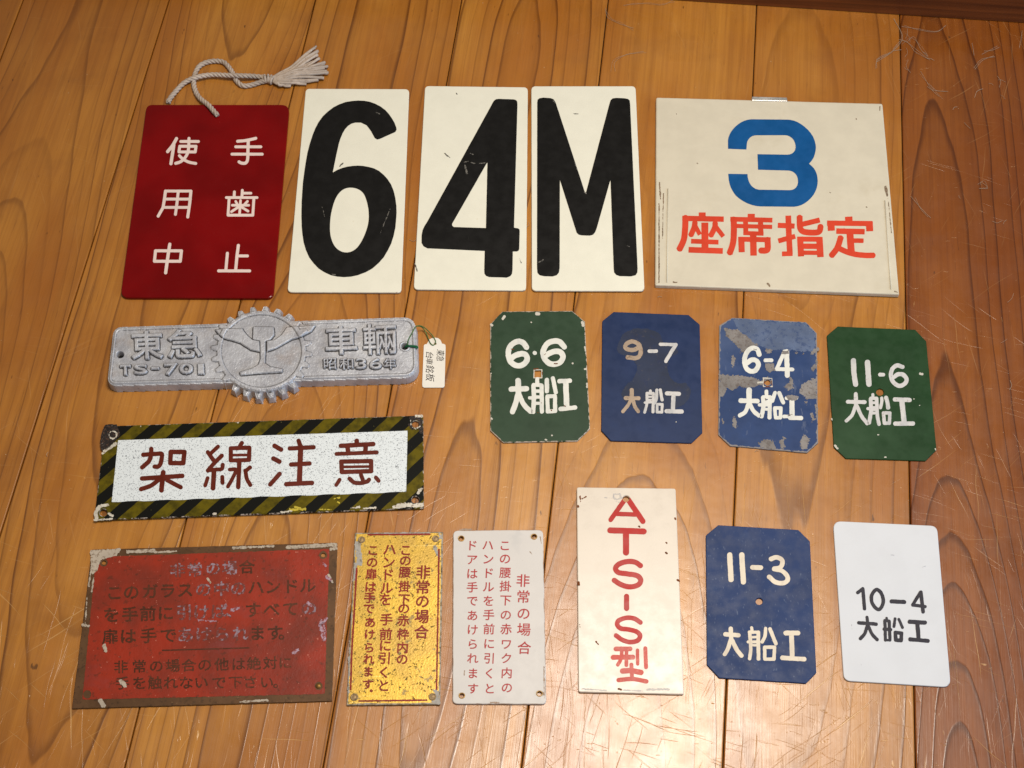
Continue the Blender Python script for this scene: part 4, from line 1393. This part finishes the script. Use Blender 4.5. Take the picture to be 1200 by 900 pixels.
    hs = h.copy()                       # hollows, coloured dark as shading of the relief along with settled grime
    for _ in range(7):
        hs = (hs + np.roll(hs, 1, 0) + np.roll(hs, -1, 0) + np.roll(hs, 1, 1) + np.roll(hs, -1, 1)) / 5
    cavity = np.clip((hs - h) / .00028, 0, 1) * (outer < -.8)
    keep = outer < 2.1
    ids = -np.ones(X.shape, int)
    ids[keep] = np.arange(keep.sum())
    q = th.xy(np.stack([X[keep], Y[keep]], 1), t)
    V = [(a, b, c) for (a, b), c in zip(q, h[keep])]
    c00, c01, c11, c10 = ids[:-1, :-1], ids[:-1, 1:], ids[1:, 1:], ids[1:, :-1]
    ok = (c00 >= 0) & (c01 >= 0) & (c11 >= 0) & (c10 >= 0)
    F = np.stack([c10[ok], c11[ok], c01[ok], c00[ok]], 1).tolist()
    m = NT('cast_aluminium')
    g = m.noise(60, 4, .6)
    col = m.mix(m.ramp(g, .3, .7), lin(200, 201, 206), lin(168, 168, 174))
    st = m.math('MULTIPLY', m.ramp(m.noise(34, 3, .6, m.scale(m.co(), (1, 1, 1), loc=(2, 7, 1))), .55, .75), .3)
    col = m.mix(st, col, lin(168, 140, 112))
    pit = m.ramp(m.noise(620, 2, .6), .70, .76)
    col = m.mix(m.math('MULTIPLY', pit, .8), col, lin(52, 48, 46))
    hh = m.math('SUBTRACT', m.noise(1300, 3, .65), m.math('MULTIPLY', pit, .8))
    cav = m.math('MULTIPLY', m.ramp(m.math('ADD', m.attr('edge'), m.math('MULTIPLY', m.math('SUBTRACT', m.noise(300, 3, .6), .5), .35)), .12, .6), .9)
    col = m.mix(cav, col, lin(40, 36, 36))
    mat = m.out(col, .36, .2, m.bump(hh, .0003, .65), .5)
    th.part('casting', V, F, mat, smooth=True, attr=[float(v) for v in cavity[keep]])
    # paper tag and its green thread
    zr = (470, 375, 10.59)
    tq = zc(zr, '280,300 552,298 540,838 262,838')
    tag = Thing('paper_tag', 'small white paper tag with handwriting, tied by green thread to the silvery cast plate', 'tag', tq, tilt=0)
    card = paint('tag_card', lin(236, 230, 218), .75, .04, bump=.2, bscale=400, seed=61)
    o = zc(zr, '282,318 292,302 318,298 334,270 352,240 380,225 420,218 460,224 488,246 502,275 508,292 532,296 550,308 553,340 540,815 532,832 515,838 285,838 266,828 262,800')
    tt = .0009
    V, F, A = panel(tag, o, [circle(*zc(zr, '424,294')[0], 1.5)], tt, .00012, .0006, hole_w=.0002, base=.0003)
    cardo = tag.part('card', V, F, card, attr=A)
    ink = paint('pen_ink', lin(40, 36, 40), .6)
    R = math.pi / 2
    gl = []
    for ch, x, y, s in (('東', 490, 408, 100), ('急', 488, 480, 95)):
        a, b = zc(zr, '%f,%f' % (x, y))[0]
        gl.append(glyph_loops(ch, a, b, s * .72 / zr[2], s / zr[2], R + .12, .1))
    for ch, x, y, s in (('台', 355, 438, 95), ('車', 352, 515, 88), ('銘', 360, 610, 108), ('板', 362, 715, 110)):
        a, b = zc(zr, '%f,%f' % (x, y))[0]
        gl.append(glyph_loops(ch, a, b, s * .85 / zr[2], s / zr[2], R + .10, .1))
    tag.text('writing', gl, ink, tt + .0001, tt, bold=-.01, res=.14)
    thread = paint('green_thread', lin(24, 96, 62), .7, .2)
    gold_th = paint('twisted_green_gold_thread', lin(92, 120, 60), .6, .5, [(900, .45, .6, lin(30, 92, 62), .9, None)])

    def th_line(txt, rad):
        p = []
        for tok in txt.split():
            x, y, z = (float(k) for k in tok.split(','))
            a, b = zc(zr, '%f,%f' % (x, y))[0]
            p.append((a, b, z / 1000))
        p = catmull(p, 8)
        return tube([tag.pt(a, b, z) for a, b, z in p], rad, 7)
    V, F = merge(th_line('52,330,7 75,305,10.6 88,250,10.9 130,170,10.9 165,100,10.9 190,80,10.4 235,78,7 275,105,4 310,160,2.2 340,235,1.6 362,285,1.7 395,312,1.5 424,296,.9', .00045),
                 th_line('56,335,7 80,300,10.8 95,235,11 140,150,11 175,90,11 205,72,10 255,75,6.8 310,110,4 370,170,2.6 405,215,1.6 428,262,1.6 424,292,.9', .00045))
    tag.part('thread', V, F, gold_th, smooth=True)
    V, F = merge(th_line('48,330,8 85,318,10.8 130,318,11.2 175,322,11.4 200,328,11.0 206,345,9', .0006), th_line('52,340,8 90,325,10.9 135,328,11.3 180,338,11.4 205,350,10', .0006))
    tag.part('thread', V, F, thread, smooth=True, label='dark green loop of thread round the edge')


cast_plate()


# ---- worn red brass notice
def worn_notice():
    t = .0013
    r0 = (0, 600, 3.0)
    q = [(107.6, 644), (395.4, 635.8), (388.9, 821.7), (84.3, 830.6)]
    th = Thing('worn_notice', 'badly worn red notice plate with brown brass border and hardly legible stamped text', 'notice plate', q)
    brass = paint('tarnished_brass', lin(96, 68, 44), .5, .2, [(300, .52, .7, lin(64, 46, 32), .7, None), (480, .66, .72, lin(150, 120, 84), .5, None)], wear=(lin(176, 160, 140), -.26, .7, 90), metal=.25, bump=.5, bscale=200, seed=71)
    holes = [circle(365 / 3, 600 + 178 / 3, 2.6), circle(1136 / 3, 600 + 151 / 3, 2.6)]
    V, F, A = panel(th, round_poly(q, .8), holes, t, .0004, .004, .5, seed=7, hole_w=.0007)
    mi = [0] * len(F)
    pale = paint('old_plaster', lin(186, 172, 154), .7, .15, [(500, .5, .65, lin(130, 110, 90), .8, None)])
    z = t + .00022
    chip_faces(th, V, F, A, mi, parse('14:330,150 345,165; 8p:322,138 420,132 405,150 350,165 340,200 326,215; 10:450,140 540,136; 6:545,142 620,138; 8:820,126 960,120; 12:1010,124 1180,115; 10:1165,130 1183,128; 5:325,170 312,260; 4:306,300 300,390; 8:292,398 312,400; 4:330,230 322,280; 9:1155,220 1168,245; 5:840,668 940,662', r0), z, 1, .55, 71)
    chip_faces(th, V, F, A, mi, parse('16:352,665 365,682; 12:366,470 372,488; 14:425,595 440,610; 9:730,235 740,248', r0), z + 2e-5, 1, .6, 77)
    th.part('panel', V, F, [brass, pale], mi, attr=A)
    # red paint film
    m = NT('worn_red_paint')
    g = m.noise(20, 4, .6)
    c = m.mix(m.ramp(g, .35, .68), lin(158, 48, 26), lin(124, 46, 30))
    pk = m.math('MULTIPLY', m.ramp(m.noise(16, 4, .65, m.scale(m.co(), (1, 1.6, 1), loc=(5.32, 2.1, 0))), .56, .74), .55)
    c = m.mix(m.math('MULTIPLY', pk, .7), c, lin(128, 66, 66))
    br = m.ramp(m.noise(240, 4, .65), .58, .66)
    c = m.mix(m.math('MULTIPLY', br, .55), c, lin(84, 44, 28))
    sp = m.ramp(m.noise(420, 2, .55), .70, .755)
    c = m.mix(m.math('MULTIPLY', sp, m.ramp(m.noise(26, 2, .5), .3, .6, .3, 1.0)), c, lin(206, 130, 110))
    sc = m.ramp(m.noise(1.0, 2, .5, m.scale(m.co(), (30, 600, 1), rot=.5)), .72, .76)
    c = m.mix(m.math('MULTIPLY', sc, .35), c, lin(70, 36, 26))
    red = m.out(c, .38, 0, m.bump(m.math('ADD', m.noise(330, 4, .65), m.math('MULTIPLY', m.noise(36, 2, .5), 2.0)), .0003, .6), .25)
    f = [(r0[0] + x / 3, r0[1] + y / 3) for x, y in ((338, 158), (1158, 130), (1142, 640), (290, 660))]
    X, Y, D = field([(0, 'p', round_poly(f, 2))], .35, .25, 8, rag=.22)
    for hx, hy in ((365, 178), (1136, 151), (307, 641), (1120, 612)):
        D = np.maximum(D, -(np.hypot(X - hx / 3, Y - 600 - hy / 3) - 4.8 - .8 * vnoise(X, Y, 2, 5)))
    V, F = th.flat([(X, Y, D)], t + DZ, t)
    th.part('paint', V, F, red)
    # stamped text: letters rubbed to bare dark brass, some silted white
    letter = paint('bared_letter', lin(84, 46, 28), .45, .25, [(330, .55, .7, lin(120, 52, 34), .8, None), (560, .68, .74, lin(190, 170, 160), .6, None)], metal=.2, bump=.5, bscale=300, seed=72)
    silt = paint('silted_letter', lin(152, 132, 142), .7, .2, [(330, .40, .52, lin(112, 52, 38), .95, None)], bump=.5, bscale=300, seed=73)
    rows = [
        ('非常の場合', [625, 685, 750, 808, 868], [205, 203, 198, 196, 193], 56, 'wwwwb'),
        ('このガラスの中のハンドル', [402, 462, 527, 590, 652, 715, 778, 838, 900, 960, 1022, 1082], None, 60, 'bbbbbwwwbbbb', 284, 258),
        ('を手前に引けば、すべての', [392, 457, 520, 582, 648, 708, 770, 822, 890, 955, 1022, 1086], None, 60, 'bbbbwwwwbbbw', 362, 338),
        ('扉は手であけられます。', [388, 450, 522, 592, 652, 715, 780, 845, 905, 967, 1008], None, 60, 'bbbbwwwwbbb', 438, 424),
        ('非常の場合の他は絶対に', [425, 490, 550, 608, 664, 720, 780, 838, 893, 950, 1003], None, 52, 'b' * 11, 545, 530),
        ('手を触れないで下さい。', [430, 490, 545, 600, 655, 708, 770, 828, 880, 938, 985], None, 52, 'b' * 11, 602, 598)]
    for row in rows:
        txt, xs, ys, s, kind = row[:5]
        if ys is None:
            ys = [row[5] + (row[6] - row[5]) * (x - xs[0]) / (xs[-1] - xs[0]) for x in xs]
        for knd, mt in (('b', letter), ('w', silt)):
            gl = [glyph_loops(ch, x / 3, 600 + y / 3, s / 3, s / 3 * .92, -.03, .02, False) for ch, x, y, kk in zip(txt, xs, ys, kind) if kk == knd]
            if gl:
                th.text('lettering', gl, mt, t + DZ * 1.5, t, bold=.42 if s > 55 else .26, res=.25, rag=.36)
    th.marks('rule', parse('5:572,487 875,478', r0), letter, t + DZ * 1.5, t, .25, .1)
    # white silt and the pink residue
    sil = paint('white_silt', lin(176, 150, 164), .8, .2, [(500, .45, .6, lin(140, 64, 56), .9, None)], seed=74)
    V, F = th.flat([field([s_], .3, 0, 90 + k, pad=3, rag=1.0, rag_s=1.1) for k, s_ in enumerate(parse('10:815,345 838,338; 6:1140,180 1145,190; 9:1150,230 1162,240; 16:1130,385 1140,445; 8:1125,400 1150,375; 9:1030,495 1048,485; 5:700,380 760,385; 6:1080,320 1095,330', r0))], t + DZ * 2, t)
    th.part('residue', V, F, sil)
    rv = paint('brass_rivet', lin(150, 112, 58), .45, .2, [(500, .5, .65, lin(80, 60, 36), .6, None)], metal=.6)
    V, F = [], []
    hx, hy = 1120 / 3, 600 + 612 / 3
    prof = [(3.3, .0), (3.0, .0007), (2.0, .0011), (.6, .0013)]
    c0 = th.pt(hx, hy, t)
    for rr, dz in prof:
        V += [(c0.x + rr * .00068 * math.cos(k * math.pi / 8), c0.y + rr * .00068 * math.sin(k * math.pi / 8), t + dz) for k in range(16)]
    for j in range(3):
        F += [(j * 16 + k, j * 16 + (k + 1) % 16, (j + 1) * 16 + (k + 1) % 16, (j + 1) * 16 + k) for k in range(16)]
    F.append(tuple(range(48, 64)))
    th.part('rivet', V, F, rv, smooth=True)


worn_notice()


# ---- two upright notices with columns of small characters
def columns(th, cols, mat, z, seen, bold, reg, rag=0.0):
    for txt, x0, x1, ys, s in cols:
        gl = []
        for ch, y in zip(txt, ys):
            f = (y - ys[0]) / (ys[-1] - ys[0])
            a, b = zc(reg, '%f,%f' % (x0 + (x1 - x0) * f, y))[0]
            if ch == '。':
                a, b = zc(reg, '%f,%f' % (x0 + (x1 - x0) * f + 18, y))[0]
                gl.append(circle(a, b, 1.4) and [circle(a, b, 1.5), circle(a, b, .8)])
            else:
                gl.append(glyph_loops(ch, a, b, s / reg[2], s * .95 / reg[2], .02, .03, False))
        th.text('lettering', gl, mat, z, seen, bold=bold, res=.2, rag=rag)


def brass_notice():
    t = .0013
    reg = (400, 615, 4.09)
    q = zc(reg, '65,38 488,34 474,862 25,866')
    th = Thing('brass_notice', 'pitted golden brass notice with red columns of text inside a thin red frame', 'notice plate', q)
    m = NT('pitted_brass')
    g = m.noise(22, 4, .6)
    c = m.mix(m.ramp(g, .34, .66), lin(220, 178, 60), lin(190, 152, 62))
    sx = m.n('ShaderNodeSeparateXYZ')
    m.put(sx.inputs[0], m.co())
    e = m.math('ADD', m.attr('edge'), m.math('MULTIPLY', m.math('SUBTRACT', m.noise(60, 4, .65), .5), 1.1))
    wr = m.ramp(e, .25, .5, 1.0, 0.0)
    c = m.mix(wr, c, m.mix(m.ramp(m.noise(260, 3, .6), .4, .6), lin(128, 110, 84), lin(166, 156, 140)))
    blot = m.ramp(m.noise(120, 4, .65), .60, .67)
    c = m.mix(m.math('MULTIPLY', blot, .75), c, lin(104, 92, 66))
    p = m.ramp(m.noise(430, 3, .6), .60, .66)
    c = m.mix(m.math('MULTIPLY', p, .85), c, lin(74, 58, 32))
    sc = m.ramp(m.noise(1.0, 2, .5, m.scale(m.co(), (14, 800, 1), rot=-.9)), .70, .76)
    c = m.mix(m.math('MULTIPLY', sc, .6), c, lin(250, 222, 140))
    brass = m.out(c, m.mixf(wr, m.mixf(p, .36, .6), .6), m.mixf(wr, .30, .1), m.bump(m.math('SUBTRACT', m.noise(600, 3, .6), p), .0002, .7), .5)
    cs = [zc(reg, s)[0] for s in ('97,72', '452,68', '437,826', '62,828')]
    V, F, A = panel(th, round_poly(q, 1.0), [circle(x, y, 2.9) for x, y in cs[:0]], t, .0004, .0024, .35, seed=9)
    mi = [0] * len(F)
    pale = paint('zinc_bloom', lin(170, 164, 156), .6, .2, [(420, .5, .66, lin(120, 108, 88), .8, None)])
    chip_faces(th, V, F, A, mi, parse('26:80,90 86,180; 14:70,190 62,260; 8:160,44 420,42; 16:450,110 466,150; 22:455,800 460,850; 6:40,560 34,800; 12:470,50 478,66; 18:440,850 465,852', reg), t + DZ * .5, 1, 1.0, 21)
    th.part('panel', V, F, [brass, pale], mi, attr=A)
    red = paint('sunk_red_enamel', lin(140, 36, 26), .45, .15, [(420, .62, .72, lin(76, 40, 28), .7, None)], seed=81)
    fr = parse('8:128,48 425,46; 8:468,120 457,790; 8:85,846 410,842; 9c:74,210 62,420 50,620 45,790', reg)
    X, Y, D = field(fr, .22, .15, 4, rag=.12)
    V, F = th.flat([(X, Y, D)], t + DZ, t)
    th.part('frame_line', V, F, red)
    columns(th, [('非常の場合', 393, 384, [228, 300, 367, 440, 515], 72), ('この腰掛下の赤枠内の', 309, 292, [122, 172, 228, 297, 358, 402, 460, 525, 590, 645], 60),
                 ('ハンドルを', 232, 212, [118, 180, 240, 303, 358], 66), ('手前に引くと', 216, 203, [455, 525, 580, 640, 708, 772], 64),
                 ('この扉は手で', 152, 132, [122, 180, 236, 298, 350, 402], 58), ('あけられます。', 138, 126, [468, 526, 590, 645, 705, 765, 797], 56)], red, t + DZ, t, .36, reg, .14)
    ring = paint('brass_rivet_dull', lin(150, 126, 92), .5, .25, [(500, .5, .65, lin(86, 70, 50), .7, None)], metal=.4)
    for k, (x, y) in enumerate(cs):
        c0 = th.pt(x, y, t)
        V, F = [], []
        prof = [(4.6, .0), (4.3, .0006), (3.4, .0007), (3.0, .0003), (2.4, .0004), (.5, .0006)]
        for rr, dz in prof:
            V += [(c0.x + rr * .00066 * math.cos(j * math.pi / 8), c0.y + rr * .00066 * math.sin(j * math.pi / 8), t + dz) for j in range(16)]
        for i in range(len(prof) - 1):
            F += [(i * 16 + j, i * 16 + (j + 1) % 16, (i + 1) * 16 + (j + 1) % 16, (i + 1) * 16 + j) for j in range(16)]
        F.append(tuple((len(prof) - 1) * 16 + j for j in range(16)))
        th.part('rivet', V, F, ring, smooth=True)


brass_notice()


def white_notice():
    t = .0018
    reg = (520, 615, 4.09)
    q = zc(reg, '45,28 476,24 492,860 42,858')
    th = Thing('white_notice', 'off white rounded notice with fine red columns of text and four corner holes', 'notice plate', q)
    m = paint('ivory_plastic', lin(214, 208, 202), .4, .03, [(26, .62, .72, lin(200, 196, 192), .6, None), (420, .76, .8, lin(130, 120, 112), .5, None)], wear=(lin(160, 132, 110), -.05, .5, 60), bump=.2, bscale=60, seed=91)
    holes = [circle(*zc(reg, s)[0], 3.0) for s in ('84,67', '433,58', '459,809', '87,819')]
    V, F, A = panel(th, round_poly(q, 6), holes, t, .0006, .0022, .1, seed=4, hole_w=.0006)
    mi = [0] * len(F)
    br = paint('brown_scuff', lin(170, 146, 126), .6, .2, [(400, .5, .65, lin(120, 96, 76), .6, None)])
    chip_faces(th, V, F, A, mi, parse('8:225,852 265,852; 7:462,60 468,90; 5:480,680 482,830; 4:100,700 98,720; 4:415,130 425,145; 3:380,172 382,173; 6:75,25 130,24', reg), t + DZ * .5, 1, .5, 31)
    th.part('panel', V, F, [m, br], mi, attr=A)
    red = paint('thin_red_print', lin(176, 52, 54), .45, .08, seed=92)
    columns(th, [('非常の場合', 380, 386, [268, 345, 425, 502, 590], 68),
                 ('この腰掛下の赤ワク内の', 293, 303, [100, 163, 230, 295, 362, 432, 500, 572, 640, 710, 780], 58),
                 ('ハンドルを手前に引くと', 212, 220, [98, 165, 232, 298, 365, 432, 500, 570, 640, 712, 785], 58),
                 ('ドアは手であけられます', 135, 140, [100, 168, 235, 300, 365, 435, 503, 572, 640, 712, 785], 57)], red, t + DZ, t, .16, reg)
    brs = paint('brass_eyelet', lin(176, 138, 78), .4, .2, metal=.7)
    for s in ('84,67', '433,58', '459,809', '87,819'):
        c = zc(reg, s)[0]
        p = [th.pt(x, y, t + .0001) for x, y in circle(*c, 3.3, 3.1, 20)]
        V, F = tube(p + [p[0], p[1]], .0004, 6, False)
        th.part('eyelet', V, F, brs, smooth=True)


white_notice()


# ---- dust threads lying about
def dust():
    rng = random.Random(11)
    parts = []

    def strand(pts, rad=.00022):
        q = catmull(pts, 5)
        parts.append(tube([P(x, y, .0004) + Vector((0, 0, rng.uniform(0, .0004))) for x, y in q], rad, 4))
    hand = ['731,6 745,5 760,3 775,5 790,1', '718,85 722,72 735,65 757,62', '711,10 715,22 728,28 745,34', '1050,22 1056,40 1052,52 1040,62 1028,72', '1056,45 1066,52 1075,60 1090,70', '1057,30 1075,36 1095,36 1110,31', '1060,50 1068,45 1080,57 1088,66', '1026,82 1030,70 1042,62', '1052,50 1048,58 1058,60', '1153,62 1160,58 1170,54', '1140,80 1150,70 1163,66', '1088,100 1094,106 1108,107', '1078,85 1090,104 1102,115', '1148,218 1152,212 1156,220 1148,222', '1193,55 1198,45 1199,35', '1070,230 1080,245 1088,255']
    for s in hand:
        p = [tuple(float(v) for v in q.split(',')) for q in s.split()]
        for k in range(2):
            strand([(x + rng.uniform(-3, 3), y + rng.uniform(-2, 2)) for x, y in p], rng.uniform(.00008, .00018))
    for k in range(22):
        x, y = rng.uniform(1030, 1198), rng.uniform(25, 130) if k < 14 else rng.uniform(120, 460)
        a, l = rng.uniform(0, 6.3), rng.uniform(2, 9)
        b = a + rng.uniform(-1, 1)
        strand([(x, y), (x + l * math.cos(a), y + l * math.sin(a)), (x + l * (math.cos(a) + math.cos(b)), y + l * (math.sin(a) + math.sin(b)))], rng.uniform(.0001, .0002))
    for k in range(14):
        x, y = rng.uniform(20, 1020), rng.uniform(10, 890)
        a, l = rng.uniform(0, 6.3), rng.uniform(1, 4)
        strand([(x, y), (x + l * math.cos(a), y + l * math.sin(a)), (x + 2 * l * math.cos(a + .4), y + 2 * l * math.sin(a + .4))], .0002)
    V, F = merge(*parts)
    me = bpy.data.meshes.new('dust_threads')
    me.from_pydata([tuple(v) for v in V], [], F)
    me.materials.append(paint('pale_dust', lin(176, 152, 128), .9, .1))
    o = bpy.data.objects.new('dust_threads', me)
    COL.objects.link(o)
    o['kind'] = 'stuff'
    o['label'] = 'wispy pale dust threads and fluff scattered over the wooden floor'
    o['category'] = 'dust'


dust()
